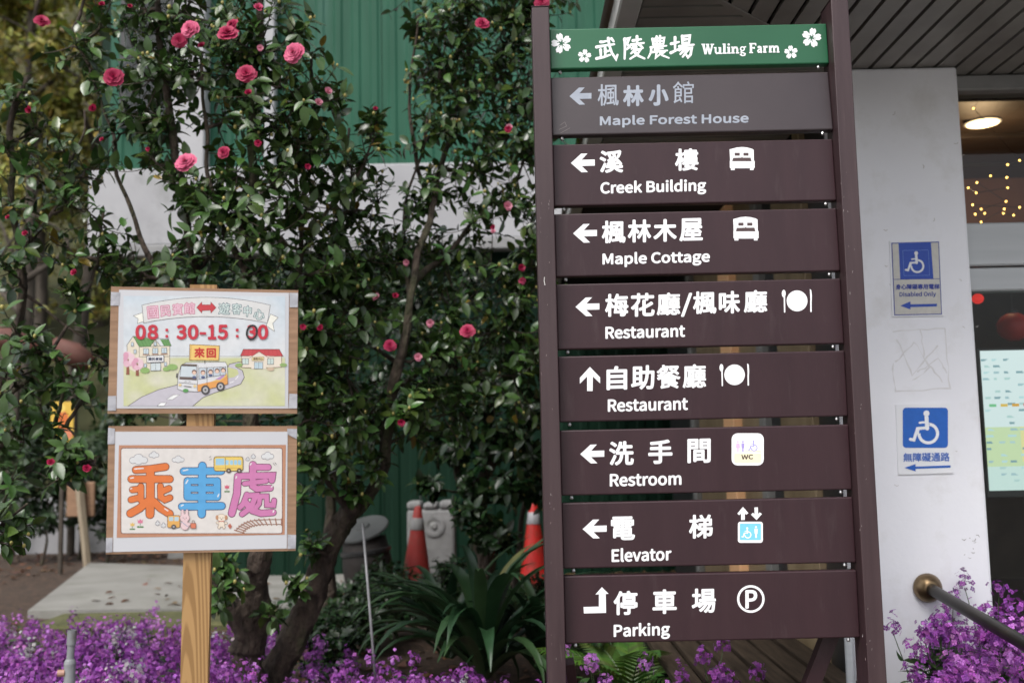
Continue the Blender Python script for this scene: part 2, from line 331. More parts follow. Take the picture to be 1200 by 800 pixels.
# concrete forecourt with a mossy edge
mb = MB()
q = [(-3.72, 7.72), (-1.1, 7.6), (-1.1, 9.45), (-4.05, 10.7), (-4.6, 10.9)]
mb.add([(x, y, .06) for x, y in q] + [(x, y, -.1) for x, y in q], [(0, 1, 2, 3, 4)] + [(i, i + 5, (i + 1) % 5 + 5, (i + 1) % 5) for i in range(5)])
tag(mb.build('concrete_path', M['concrete']), kind='structure')
mb = MB(); mb.box((-3.4, 7.05, -.05), (-1.0, 7.6, .055), .02); tag(mb.build('moss_verge', M['moss']), kind='structure')

# ------------------------------------------------------------------ green clad building behind the camellias
YB = 9.5
gb = thing('green_building', 'tall green corrugated metal building with white band behind the camellias', 'building', (-1, YB, 0))
def corrugated(x0, x1, z0, z1, y, pitch=.18, dep=.012):
    mb = MB(); prof = []; x = x0
    while x < x1 - 1e-6:
        for t, d in ((0, 0), (.30, 0), (.42, dep), (.72, dep), (.84, 0)):
            xx = x + t * pitch
            if xx <= x1: prof.append((xx, y - d))
        x += pitch
    prof.append((x1, y))
    n = len(prof); mb.add([(a, b, z0) for a, b in prof] + [(a, b, z1) for a, b in prof], [(i, i + 1, n + i + 1, n + i) for i in range(n - 1)]); return mb
zb0, zb1 = at(420, 290, YB).z, at(420, 203, YB).z
XL = at(126, 100, YB).x
x = XL; i = 0
while x < 3.2:
    xe = x + .9
    corrugated(x, xe - .006, zb1 - .05, 7.2, YB + .06 + .004 * (i % 2)).build('cladding_sheet', M['green_up'], gb)
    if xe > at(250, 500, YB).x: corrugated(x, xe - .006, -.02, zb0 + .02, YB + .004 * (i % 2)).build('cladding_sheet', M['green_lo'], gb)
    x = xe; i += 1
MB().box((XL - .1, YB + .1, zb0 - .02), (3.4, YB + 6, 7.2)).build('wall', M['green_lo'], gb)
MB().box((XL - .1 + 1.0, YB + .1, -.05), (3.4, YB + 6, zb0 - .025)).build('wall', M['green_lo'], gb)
MB().box((XL - .1, YB + 2.2, -.05), (XL + .9, YB + 2.3, zb0 - .025)).build('wall', M['grey_wall'], gb)
MB().box((XL - .03, YB - .32, zb0), (3.4, YB + .08, zb1), .012).build('white_band', M['white_band'], gb)
MB().box((XL - .03, YB - .36, zb0 - .11), (3.4, YB - .20, zb0 - .004), .01).build('gutter', M['grey_metal'], gb)
xa, xb = at(203, 100, YB - .1).x, at(241, 100, YB - .1).x
MB().box((xa, YB - .14, zb1 + .004), (xb, YB + .05, 7.2), .012).build('column', M['white_band'], gb)
for xx in (at(318, 100, YB).x,):
    MB().box((xx - .05, YB - .10, zb1 + .004), (xx + .05, YB + .03, 7.2), .01).build('downpipe', M['white_band'], gb)
# a dark window between the corner and the column
xw0, xw1 = XL + .12, xa - .05
wz0, wz1 = zb1 + .5, zb1 + 1.9
wn = MB().box((xw0, YB - .02, wz0), (xw1, YB + .03, wz1), .008).build('window', M['frame_dark'], gb)
MB().quad((xw0 + .05, YB - .024, wz0 + .05), (xw1 - .05, YB - .024, wz0 + .05), (xw1 - .05, YB - .024, wz1 - .05), (xw0 + .05, YB - .024, wz1 - .05)).build('pane', M['glass'], wn)

# ------------------------------------------------------------------ pavilion on the right: corner pillar, soffit, glazed front
YP = 3.8
PX0, PX1 = at(1004, 300, YP).x, at(1137, 300, YP).x
ZS = at(1060, 78, YP).z
pv = thing('pavilion', 'low building with white corner pillar, grey slatted soffit and glazed front', 'building', (PX0, YP, 0))
MB().box((PX0, YP, -.05), (PX1, YP + .32, ZS - .004), .012, seg=2).build('pillar', M['pillar'], pv)
EX, EY = PX0 - .93, YP - .93            # eaves lines
PIT, GAP = .086, .016
# left overhang: boards across, right overhang: boards in depth, meeting at a mitre from the pillar corner
def plank(pts):
    n_ = len(pts); mb_ = MB(); mb_.add([(x_, y_, ZS) for x_, y_ in pts] + [(x_, y_, ZS + .016) for x_, y_ in pts], [tuple(range(n_)), tuple(range(2 * n_ - 1, n_ - 1, -1))] + [(i, i + n_, (i + 1) % n_ + n_, (i + 1) % n_) for i in range(n_)])
    mb_.build('soffit_plank', M['soffit'], pv)
DM = .018                                # half gap at the mitre
y = EY + .09
while y < 5.0:
    y2 = y + PIT - GAP; xa_, xb_ = (min(PX0 + .02, PX0 - (YP - q_) - DM) for q_ in (y, y2))
    if xa_ - EX > .08: plank([(EX + .05, y), (xa_, y), (xb_, y2), (EX + .05, y2)])
    y += PIT
x = EX + .09
while x < 3.4:
    x2 = x + PIT - GAP; ya_, yb_ = ((YP - (PX0 - q_) - DM if q_ < PX0 else YP + .35) for q_ in (x, x2))
    if x < PX0 <= x2: yb_ = ya_ + (x2 - x)
    if ya_ - EY > .08: plank([(x, EY + .05), (x2, EY + .05), (x2, yb_), (x, ya_)])
    x += PIT
mtx = Matrix.Translation((PX0 - .465, YP - .465, ZS - .004)) @ Matrix.Rotation(R(45), 4, 'Z')
MB().box((-.60, -.012, 0), (.60, .012, .006), .002, mtx).build('mitre_trim', M['soffit'], pv)
ZB = ZS + .03
mb = MB(); mb.add([(EX, EY, ZB), (3.6, EY, ZB), (3.6, YP + .4, ZB), (PX0 + .2, YP + .4, ZB), (PX0 + .2, 9.4, ZB), (EX, 9.4, ZB)], [(0, 1, 2, 3), (0, 3, 4, 5)]); mb.build('soffit_backing', M['soffit_dark'], pv)
MB().box((EX - .03, EY - .03, ZS - .01), (EX + .045, 9.3, ZS + .085), .006).build('fascia', M['fascia'], pv)
MB().box((EX + .047, EY - .03, ZS - .01), (3.6, EY + .045, ZS + .085), .006).build('fascia', M['fascia'], pv)
mb = MB(); z0 = ZS + .087; ZR = 3.75
mb.add([(EX - .06, EY - .06, z0), (4.8, EY - .06, z0), (4.8, 9.35, ZR), (EX - .06, 9.35, z0), (PX0 + .1, YP + .3, ZR), (4.8, YP + .3, ZR), (PX0 + .1, 9.35, ZR)],
       [(0, 1, 5, 4), (3, 0, 4, 6), (4, 5, 2, 6)])
mb.build('roof', M['grey_metal'], pv)
# side wall running back from the pillar (glimpsed between the sign boards)
yy = YP + .32
segs = [(.40, 'frame_dark', 0), (.10, 'tan_wall', -.03), (.55, 'tan_wall', 0), (.25, 'frame_dark', .02), (.12, 'grey_wall', -.02), (.5, 'tan_wall', 0), (.3, 'lit_window', -.05), (.35, 'tan_wall', 0), (.8, 'tan_wall', .01), (.14, 'grey_wall', -.03), (1.3, 'frame_dark', .02)]
for L_, mm, dx in segs:
    MB().box((PX0 + .04 + dx, yy + .003, -.05), (PX0 + .2, yy + L_, ZS - .005), .006).build('wall_panel', M[mm], pv); yy += L_
# glazed front right of the pillar
GX0, GX1, GY = PX1 + .002, 3.3, YP + .12
zt = at(1160, 108, GY).z; za, zc, ze = at(1160, 262, GY).z, at(1160, 313, GY).z, at(1160, 341, GY).z
MB().box((GX0, GY - .03, zt), (GX1, GY + .08, ZS - .006), .006).build('head_beam', M['grey_metal'], pv)
MB().box((GX0, GY - .02, zc + .004), (GX1, GY + .07, za), .006).build('transom', M['steel_white'], pv)
MB().box((GX0, GY - .012, ze), (GX1, GY + .06, zc - .004), .006).build('transom', M['steel_white'], pv)
MB().box((GX0, GY - .01, -.05), (GX0 + .022, GY + .05, zt - .003), .003).build('jamb', M['grey_metal'], pv)
for z0, z1 in ((za + .003, zt - .003), (.02, ze - .003)):
    MB().quad((GX0 + .023, GY + .02, z0), (GX1, GY + .02, z0), (GX1, GY + .02, z1), (GX0 + .023, GY + .02, z1)).build('glass_pane', M['glass'], pv)
# room behind it
RX0, RX1, RY1, RZ = PX0 + .21, 4.6, 8.6, at(1152, 147, 5.9).z + .022
MB().box((RX0, GY + .2, -.04), (RX1, RY1, .02)).build('room_floor', M['room_dark'], pv)
MB().box((RX0, RY1, -.04), (RX1, RY1 + .1, RZ)).build('room_wall', M['room_dark'], pv)
MB().box((RX1, GY, -.04), (RX1 + .1, RY1, RZ)).build('room_wall', M['room_wall'], pv)
for k in range(13):
    MB().box((RX0, GY + .2 + k * .35, RZ + .02 * (k % 2)), (RX1, GY + .2 + k * .35 + .335, RZ + .06 + .02 * (k % 2)), .006).build('ceiling_board', M['room_dark'], pv)
MB().box((RX0, 7.3, at(1160, 262, 7.3).z - .4), (RX1, 7.36, at(1160, 205, 7.3).z)).build('beam', M['room_wall'], pv)
MB().box((2.6, 7.2, .1), (2.66, 7.29, 2.5), .01).build('room_post', M['room_dark'], pv)
c = at(1152, 147, 5.9)
dl = thing('ceiling_downlight', 'round warm ceiling downlight glowing inside the glazed front', 'ceiling light', (c.x, c.y, c.z))
MB().lathe(c, (0, 0, -1), [(-.02, .105), (-.014, .104), (-.012, .094)], 28).build('trim_ring', M['steel_white'], dl, smooth=False)
MB().lathe(c + Vector((0, 0, .012)), (0, 0, -1), [(0, .093), (.004, .09)], 28).build('diffuser', M['downlight'], dl)
lt = bpy.data.lights.new('downlight_lamp', 'POINT'); lt.energy = 7; lt.color = (1, .66, .36); lt.shadow_soft_size = .12
lo = bpy.data.objects.new('downlight_lamp', lt); COL.objects.link(lo); lo.parent = dl; lo.location = (0, 0, -.25)
st = thing('string_lights', 'warm fairy lights strung inside above the white transom', 'string lights', at(1160, 200, 5.2))
bulbs = [(1149, 114), (1141, 127), (1195, 188), (1181, 193), (1161, 206), (1145, 214), (1135, 220), (1144, 226), (1180, 208), (1181, 220), (1140, 240), (1179, 236), (1150, 245), (1143, 251), (1154, 250), (1177, 245), (1176, 250), (1150, 260), (1195, 243), (1188, 252)]
wr = []
for i, (u, v) in enumerate(bulbs):
    p = at(u, v, 5.0 + .35 * ((i * 7) % 5) / 5); wr.append(p)
    b = MB().sphere(p, .005, 8, 5).build('bulb', M['bulb'], st)
wr.sort(key=lambda p: p.z); MB().tube(wr, .0015, 4).build('wire', M['frame_dark'], st)
for i, (u, v, r_, Y, lab) in enumerate(((1188, 383, .085, 5.4, 'larger round red lantern hanging behind the glass above the screen'), (1146, 350, .026, 4.6, 'tiny red lantern glowing at the jamb under the transom'))):
    p = at(u, v, Y); t = thing('red_lantern', lab, 'lantern', p, 'red lanterns behind the glass')
    pr = [(-r_ * .92 * math.cos(math.pi * k / 12), max(.3 * r_, r_ * math.sin(math.pi * k / 12) * (1 + .03 * (k % 2)))) for k in range(1, 12)]
    MB().lathe(p, (0, 0, 1), pr, 16).build('shade', M['lantern'] if i == 0 else M['redbulb'], t, smooth=True)
    MB().lathe(p + Vector((0, 0, r_ * .88)), (0, 0, 1), [(0, r_ * .33), (r_ * .18, r_ * .33)], 12).build('cap', M['frame_dark'], t)
    MB().tube([p + Vector((0, 0, r_)), p + Vector((0, 0, r_ + .25))], .002, 4).build('cord', M['frame_dark'], t)
# lit information screen right behind the glass
SY = GY + .12
s0, s1 = at(1146, 411, SY), at(1154, 575, SY)
SX0, SX1, SZ0, SZ1 = s0.x + .01, s0.x + .72, s1.z, s0.z
sc_ = thing('information_screen', 'large lit screen of pale timetable graphics standing behind the glass', 'screen', ((SX0 + SX1) / 2, SY + .05, 0))
MB().box((SX0 - .012, SY + .005, SZ0 - .03), (SX1 + .012, SY + .06, SZ1 + .012), .006).build('bezel', M['frame_dark'], sc_)
MB().box(((SX0 + SX1) / 2 - .2, SY + .02, -.02), ((SX0 + SX1) / 2 + .2, SY + .05, SZ0 - .03), .006).build('stand', M['frame_dark'], sc_)
ik = Ink(lambda u, v: Vector((SX0 + (SX1 - SX0) * u, SY + .0045, SZ1 - (SZ1 - SZ0) * v)), (0, -1, 0))
ik.poly([(0, 0), (1, 0), (1, 1), (0, 1)], (.78, .92, .92)); ik.poly([(0, .55), (.5, .55), (.5, .83), (0, .83)], (.66, .82, .50)); ik.poly([(.2, .55), (.33, .55), (.33, .8), (.2, .8)], (.85, .82, .4))
ik.poly([(0, .83), (1, .83), (1, 1), (0, 1)], (.66, .85, .80))
for r_ in range(20):
    for k in range(16):
        if random.random() < .55:
            a, b = k / 16 + random.random() * .02, .06 + r_ / 22
            ik.poly([(a, b), (a + random.uniform(.015, .05), b), (a + random.uniform(.015, .05), b + .016), (a, b + .016)], random.choice([(.25, .42, .46), (.4, .6, .64), (.5, .72, .7), (.55, .8, .82)]))
for k, cc in enumerate([(.2, .6, .3), (.8, .55, .1), (.75, .4, .05), (.75, .08, .05), (.4, .1, .5)]): ik.poly([(.03 + k * .065, .385), (.07 + k * .065, .385), (.07 + k * .065, .405), (.03 + k * .065, .405)], cc)
ik.build('display', sc_, M['screen'])

# ------------------------------------------------------------------ plaques on the pillar
def wheelchair(ik, x, y, s, col, bg_):
    ik.ring((x + .52 * s, y + .66 * s), .26 * s, .085 * s, col)
    ik.poly([(x + .30 * s, y + .38 * s), (x + .56 * s, y + .38 * s), (x + .46 * s, y + .62 * s), (x + .26 * s, y + .66 * s)], bg_)
    ik.ell((x + .47 * s, y + .1 * s), .085 * s, .085 * s, col)
    ik.stroke([(x + .47 * s, y + .2 * s), (x + .49 * s, y + .52 * s)], .11 * s, col)
    ik.stroke([(x + .49 * s, y + .50 * s), (x + .22 * s, y + .52 * s), (x + .12 * s, y + .84 * s), (x + .02 * s, y + .82 * s)], .085 * s, col)
    ik.stroke([(x + .48 * s, y + .34 * s), (x + .28 * s, y + .36 * s)], .06 * s, col)
BLUE = lin(34, 70, 165); NAVY = lin(40, 55, 140); CREAM = (.52, .51, .48); WHITE = (.74, .75, .78)
def plaque(name, label, quad):
    lo_ = at(quad[0], quad[1], YP - .006); hi_ = at(quad[2], quad[3], YP - .006)
    t = thing(name, label, 'sign', (lo_.x, YP, hi_.z))
    return t, lo_, hi_
pm = lambda u, v: at(u, v, YP - .0052)
t, a, b = plaque('wall_sign', 'blue and cream disabled access plaque with arrow, upper one on white pillar', (1042, 282, 1104, 371))
Q = [(1042.5, 282.5), (1102, 281), (1106, 370), (1046, 371)]
mb = MB(); p4 = [at(u, v, YP - .005) for u, v in Q]; p4b = [p + Vector((0, .0048, 0)) for p in p4]
mb.add(p4 + p4b, [(0, 1, 2, 3)] + [(i, i + 4, (i + 1) % 4 + 4, (i + 1) % 4) for i in range(4)]); mb.build('plate', M['plate'], t)
ik = Ink(pm, (0, -1, 0)); ik.poly([(1044.5, 284.5), (1100.5, 283), (1104, 368.5), (1048, 369.5)], NAVY); ik.poly([(1045.7, 285.6), (1099.6, 284.2), (1103, 367.4), (1049, 368.4)], CREAM)
ik.poly([(1053, 284.5), (1091, 284), (1094, 326.5), (1055, 327)], BLUE); ik.stroke([(1046.5, 327.4), (1102, 326.6)], .7, NAVY)
for e in ([(1058, 293.5), (1088, 293)], [(1088, 293), (1089.5, 322.5)], [(1089.5, 322.5), (1059.5, 323)], [(1059.5, 323), (1058, 293.5)]): ik.stroke(e, .35, lin(110, 140, 205))
ik.build('print', t)
ik = Ink(pm, (0, -1, 0), .0009); wheelchair(ik, 1061, 294, 27, (.7, .72, .76), BLUE); ik.build('pictogram', t)
ik = Ink(pm, (0, -1, 0), .0009); ik.text('身心障礙專用電梯', 1049.5, 333, 1101, 339.5, NAVY, .25, skew=.6); ik.text('Disabled Only', 1054, 342, 1097, 349, NAVY, .2, skew=.6); ik.build('lettering', t)
ik = Ink(pm, (0, -1, 0), .0009); ik.poly([(1055, 358.2), (1067, 353), (1067, 356.6), (1098, 355.8), (1098, 359), (1067, 359.8), (1067, 362.6)], BLUE); ik.build('arrow', t)
t, a, b = plaque('wall_sign', 'white barrier-free route plaque with blue wheelchair square, lower one on pillar', (1050, 473, 1118, 556))
Q = [(1050, 474), (1114, 472.5), (1118, 554), (1053, 556)]
mb = MB(); p4 = [at(u, v, YP - .005) for u, v in Q]; p4b = [p + Vector((0, .0048, 0)) for p in p4]
mb.add(p4 + p4b, [(0, 1, 2, 3)] + [(i, i + 4, (i + 1) % 4 + 4, (i + 1) % 4) for i in range(4)]); mb.build('plate', M['plate'], t)
ik = Ink(pm, (0, -1, 0)); ik.rrect(1058, 477.5, 1111, 524.5, 4, lin(28, 95, 185)); ik.build('print', t)
ik = Ink(pm, (0, -1, 0), .0009); wheelchair(ik, 1066, 480, 42, (.8, .82, .86), lin(28, 95, 185)); ik.build('pictogram', t)
ik = Ink(pm, (0, -1, 0), .0009); ik.text('無障礙通路', 1058.5, 530.5, 1113, 541, lin(60, 100, 180), .25, skew=.8); ik.build('lettering', t)
ik = Ink(pm, (0, -1, 0), .0009); ik.poly([(1060, 547.8), (1073, 543.4), (1073, 546.4), (1114, 545), (1114, 547.6), (1073, 549), (1073, 552)], lin(28, 90, 180)); ik.build('arrow', t)
# ghost of a removed sign: dried glue marks
gl = mat('dried_glue', (.62, .61, .63), (.68, .68, .70), rough=.7, scale=30)
ik = Ink(pm, (0, -1, 0), -.0048)
for e in ([(1047, 388), (1108, 385), (1114, 455), (1050, 458), (1046, 420)], [(1050, 424), (1072, 400), (1090, 430), (1066, 450)], [(1080, 388), (1084, 420), (1110, 452)], [(1052, 398), (1070, 440), (1104, 398)], [(1076, 436), (1100, 420), (1112, 440)]):
    pts = []
    for k in range(len(e) - 1):
        for q in range(6): f_ = q / 6; pts.append((e[k][0] + (e[k + 1][0] - e[k][0]) * f_ + random.uniform(-1, 1), e[k][1] + (e[k + 1][1] - e[k][1]) * f_ + random.uniform(-1, 1)))
    ik.stroke(pts, [random.uniform(.3, 2.2) for _ in pts], (1, 1, 1))
gm = ik.build('glue_mark', None, gl); tag(gm, 'faint square of dried glue left between the two pillar plaques', 'glue mark')

ik = Ink(pm, (0, -1, 0), -.0049); rk = random.Random(5)
for k in range(26):
    u, v = (rk.uniform(1128, 1152), rk.uniform(625, 655)) if k < 9 else (rk.uniform(1030, 1150), rk.uniform(100, 720)); ln = rk.uniform(1, 5); a = rk.uniform(0, 3)
    ik.stroke([(u, v), (u + ln * math.cos(a) * .5, v + ln * math.sin(a) * .6), (u + ln * math.cos(a + .5), v + ln * math.sin(a + .5))], [rk.uniform(.3, .9) for _ in range(3)], (.3, .29, .29) if k < 9 else (.45, .43, .42))
ik.build('scuff_marks', pv)
# ------------------------------------------------------------------ handrail fixed to the pillar
c = at(1086, 688, YP); e1 = at(1206, 757, 3.0); d = (e1 - c).normalized(); e2 = c + d * 2.0
hr = thing('handrail', 'dark bronze handrail sloping down from a brass flange on the pillar', 'handrail', (c.x, c.y, 0))
MB().lathe(c + Vector((0, -.001, 0)), (0, -1, 0), [(0, .052), (.012, .054), (.03, .046), (.045, .03), (.05, .022)], 28).build('flange', M['brass'], hr, smooth=True)
MB().tube([c + Vector((0, -.035, 0)), c + d * .06 + Vector((0, -.03, 0)), e1, e2], .0215, 16).build('rail', M['rail'], hr, smooth=True)
MB().tube([e2 - d * .1, (e2.x - d.x * .1, e2.y - d.y * .1, -.05)], .02, 12).build('support_post', M['rail'], hr, smooth=True)

# ------------------------------------------------------------------ timber steps beside the pavilion, pale pole
ws = thing('timber_deck', 'dark weathered timber deck boards running back beside the pavilion', 'deck', (1.0, 4.6, 0))
for k in range(6):
    x0 = .62 + k * .118
    MB().box((x0, 3.9, .27 + .004 * (k % 2)), (x0 + .098, 6.2, .305 + .004 * (k % 2)), .005).build('plank', M['wood_step'], ws)
for y0 in (4.0, 5.0, 6.0): MB().box((.62, y0, -.05), (1.3, y0 + .08, .268), .004).build('joist', M['soffit_dark'], ws)
p = at(996, 770, 3.5); mb = MB().tube([(p.x, 3.5, -.05), (p.x, 3.5, .72)], .016, 12); o = mb.build('pale_pole', M['steel_white'], smooth=True, org=(p.x, 3.5, 0))
tag(o, 'short pale pole seen under the last sign board beside brown post', 'pole')

# ================================================================== VEGETATION
# leaf template: midrib along +X, length 1, folded and curled
def leaf_template(width=.50, fold=.13, curl=.17, n=5):
    v, f = [], []
    for i in range(n + 1):
        t = i / n; wd = width / 2 * (math.sin(math.pi * min(1, t * .97 + .02) ** .85)) ** .8 if 0 < i < n else .012
        zc = -curl * t * t
        v += [(t, -wd, zc + fold * wd * 2), (t, 0, zc), (t, wd, zc + fold * wd * 2)]
    for i in range(n):
        a = i * 3; f += [(a, a + 3, a + 4, a + 1), (a + 1, a + 4, a + 5, a + 2)]
    return np.array(v), np.array(f)
def scatter(tv, tf, P, D, N, S, C):
    """place a template at P with x along D, z about N, scale S, colour C -> verts, faces, cols"""
    D = D / np.linalg.norm(D, axis=1, keepdims=True); Bv = np.cross(N, D); Bv /= np.linalg.norm(Bv, axis=1, keepdims=True) + 1e-9; Nn = np.cross(D, Bv)
    V = P[:, None, :] + S[:, None, None] * (tv[None, :, 0:1] * D[:, None, :] + tv[None, :, 1:2] * Bv[:, None, :] + tv[None, :, 2:3] * Nn[:, None, :])
    k = len(tv); F = tf[None] + (np.arange(len(P)) * k)[:, None, None]
    return V.reshape(-1, 3), F.reshape(-1, tf.shape[1]), np.repeat(C, k, axis=0)
def np_mesh(name, V, F, C, m, parent, kind='stuff', smooth=True):
    me = bpy.data.meshes.new(name); o0 = np.array(origin(parent)) if parent else np.zeros(3); V = V - o0
    nv, nf = len(V), len(F); w_ = F.shape[1]
    me.vertices.add(nv); me.vertices.foreach_set('co', V.astype(np.float32).ravel()); me.loops.add(nf * w_); me.loops.foreach_set('vertex_index', F.astype(np.int32).ravel())
    me.polygons.add(nf); me.polygons.foreach_set('loop_start', np.arange(0, nf * w_, w_, dtype=np.int32)); me.polygons.foreach_set('loop_total', np.full(nf, w_, dtype=np.int32))
    me.update(calc_edges=True)
    if smooth: me.polygons.foreach_set('use_smooth', np.ones(nf, dtype=bool))
    a = me.attributes.new('Col', 'FLOAT_COLOR', 'POINT'); a.data.foreach_set('color', np.hstack([C, np.ones((nv, 1))]).astype(np.float32).ravel())
    me.materials.append(m); me.validate(); o = link_mesh(name, me, parent)
    if kind: o['kind'] = kind
    return o
LEAF_V, LEAF_F = leaf_template()
def leaf_cols(n, kind='camellia'):
    if kind == 'camellia':
        b = np.array([.037, .074, .019]); c = b[None] * RNG.uniform(.55, 1.7, (n, 1)) * (1 + RNG.normal(0, .08, (n, 3)))
        y = RNG.random(n); c[y > .86] = np.array([.060, .092, .018]) * RNG.uniform(.55, 1.3, (np.sum(y > .86), 1)); c[y > .99] = np.array([.17, .12, .02])
    elif kind == 'olive':
        b = np.array([.27, .26, .045]); c = b[None] * RNG.uniform(.35, 1.4, (n, 1)) * (1 + RNG.normal(0, .12, (n, 3)))
    elif kind == 'dark':
        b = np.array([.018, .041, .013]); c = b[None] * RNG.uniform(.6, 1.5, (n, 1)) * (1 + RNG.normal(0, .1, (n, 3)))
    elif kind == 'green':
        b = np.array([.034, .072, .018]); c = b[None] * RNG.uniform(.55, 1.4, (n, 1)) * (1 + RNG.normal(0, .1, (n, 3)))
    return np.clip(c, .003, .9)
def bez(a, b, c, n): return [a * (1 - t) ** 2 + b * 2 * t * (1 - t) + c * t * t for t in [i / n for i in range(n + 1)]]
def smooth_line(pts, n=6):
    out = []
    for i in range(len(pts) - 1):
        p0, p1, p2, p3 = pts[max(i - 1, 0)], pts[i], pts[i + 1], pts[min(i + 2, len(pts) - 1)]
        for k in range(n):
            t = k / n; out.append(.5 * ((2 * p1) + (p2 - p0) * t + (2 * p0 - 5 * p1 + 4 * p2 - p3) * t * t + (3 * p1 - p0 - 3 * p2 + p3) * t ** 3))
    out.append(pts[-1]); return out

def petal_template(n=3):
    v, f = [], []
    for i in range(n + 1):
        t = i / n; wd = .1 + .42 * math.sin(math.pi * (.18 + .66 * t))
        for j in range(3): s = j - 1; v.append((t, s * wd, .20 * t - .24 * t * t + .10 * abs(s) * (1 - .5 * t)))
    for i in range(n):
        for j in range(2): a = i * 3 + j; f.append((a, a + 3, a + 4, a + 1))
    return np.array(v), np.array(f)
PET_V, PET_F = petal_template()
def blossom_mesh(name, base, tipc, seed):
    r_ = np.random.default_rng(seed); P, D, N, S, C = [], [], [], [], []
    k = 0
    for ring, (cnt, tilt, sc, off) in enumerate(((9, 4, 1.0, .06), (9, 13, .86, .05), (8, 23, .72, .04), (7, 34, .58, .04), (6, 46, .44, .03), (5, 58, .32, .02), (4, 74, .22, .01))):
        for j in range(cnt):
            a = 2 * math.pi * (j + .5 * (ring % 2)) / cnt + r_.uniform(-.15, .15); tl = R(tilt + r_.uniform(-8, 8))
            d = np.array([math.cos(a) * math.cos(tl), math.sin(a) * math.cos(tl), math.sin(tl)]); nn = np.array([-math.cos(a) * math.sin(tl), -math.sin(a) * math.sin(tl), math.cos(tl)])
            P.append(np.array([math.cos(a), math.sin(a), 0]) * off * .5 + np.array([0, 0, .05 * ring])); D.append(d); N.append(nn); S.append(sc * r_.uniform(.9, 1.08))
            m_ = r_.uniform(-.6, 1.2); C.append(np.array(base) * (1 - m_ * .4) + np.array(tipc) * m_ * .4)
    V, F, Cc = scatter(PET_V, PET_F, np.array(P), np.array(D), np.array(N), np.array(S), np.array(C))
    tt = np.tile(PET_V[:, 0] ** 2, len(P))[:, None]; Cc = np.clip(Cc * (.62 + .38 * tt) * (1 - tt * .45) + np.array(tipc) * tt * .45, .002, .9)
    o = np_mesh(name, V, F, Cc, M['petal'], None, None); me = o.data; bpy.data.objects.remove(o); return me
def half_open(name, base, tipc, seed):
    r_ = np.random.default_rng(seed); P, D, N, S, C = [], [], [], [], []
    for ring, (cnt, tilt, sc) in enumerate(((5, 38, .95), (5, 58, .9), (4, 74, .8))):
        for j in range(cnt):
            a = 2 * math.pi * (j + .5 * (ring % 2)) / cnt + r_.uniform(-.3, .3); tl = R(tilt + r_.uniform(-9, 9))
            P.append(np.array([math.cos(a), math.sin(a), 0]) * .05); D.append(np.array([math.cos(a) * math.cos(tl), math.sin(a) * math.cos(tl), math.sin(tl)])); N.append(np.array([-math.cos(a) * math.sin(tl), -math.sin(a) * math.sin(tl), math.cos(tl)])); S.append(sc * r_.uniform(.85, 1.1)); m_ = r_.uniform(0, .6); C.append(np.array(base) * (1 - m_) + np.array(tipc) * m_)
    V, F, Cc = scatter(PET_V, PET_F, np.array(P), np.array(D), np.array(N), np.array(S), np.array(C)); o = np_mesh(name, V, F, Cc, M['petal'], None, None); me = o.data; bpy.data.objects.remove(o); return me
HALF = {'deep': [half_open('blossom', (.36, .006, .055), (.52, .03, .13), s_) for s_ in (11, 12)], 'pink': [half_open('blossom', (.58, .05, .16), (.74, .2, .33), 13)], 'pale': [half_open('blossom', (.62, .2, .3), (.76, .4, .48), 14)]}
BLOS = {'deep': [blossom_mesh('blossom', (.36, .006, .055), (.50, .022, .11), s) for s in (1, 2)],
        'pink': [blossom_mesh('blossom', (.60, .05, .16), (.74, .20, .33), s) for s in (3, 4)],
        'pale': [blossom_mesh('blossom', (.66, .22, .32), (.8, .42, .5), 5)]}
LEAF_ME = []
for _k in range(4):
    _c = leaf_cols(1)
    _o = np_mesh('leaf', *[x_ for x_ in scatter(LEAF_V, LEAF_F, np.zeros((1, 3)), np.array([[1., 0, 0]]), np.array([[0, 0, 1.]]), np.ones(1), _c if _k < 3 else np.array([[.06, .10, .022]]))], M['leaf'], None, None)
    LEAF_ME.append(_o.data); bpy.data.objects.remove(_o)

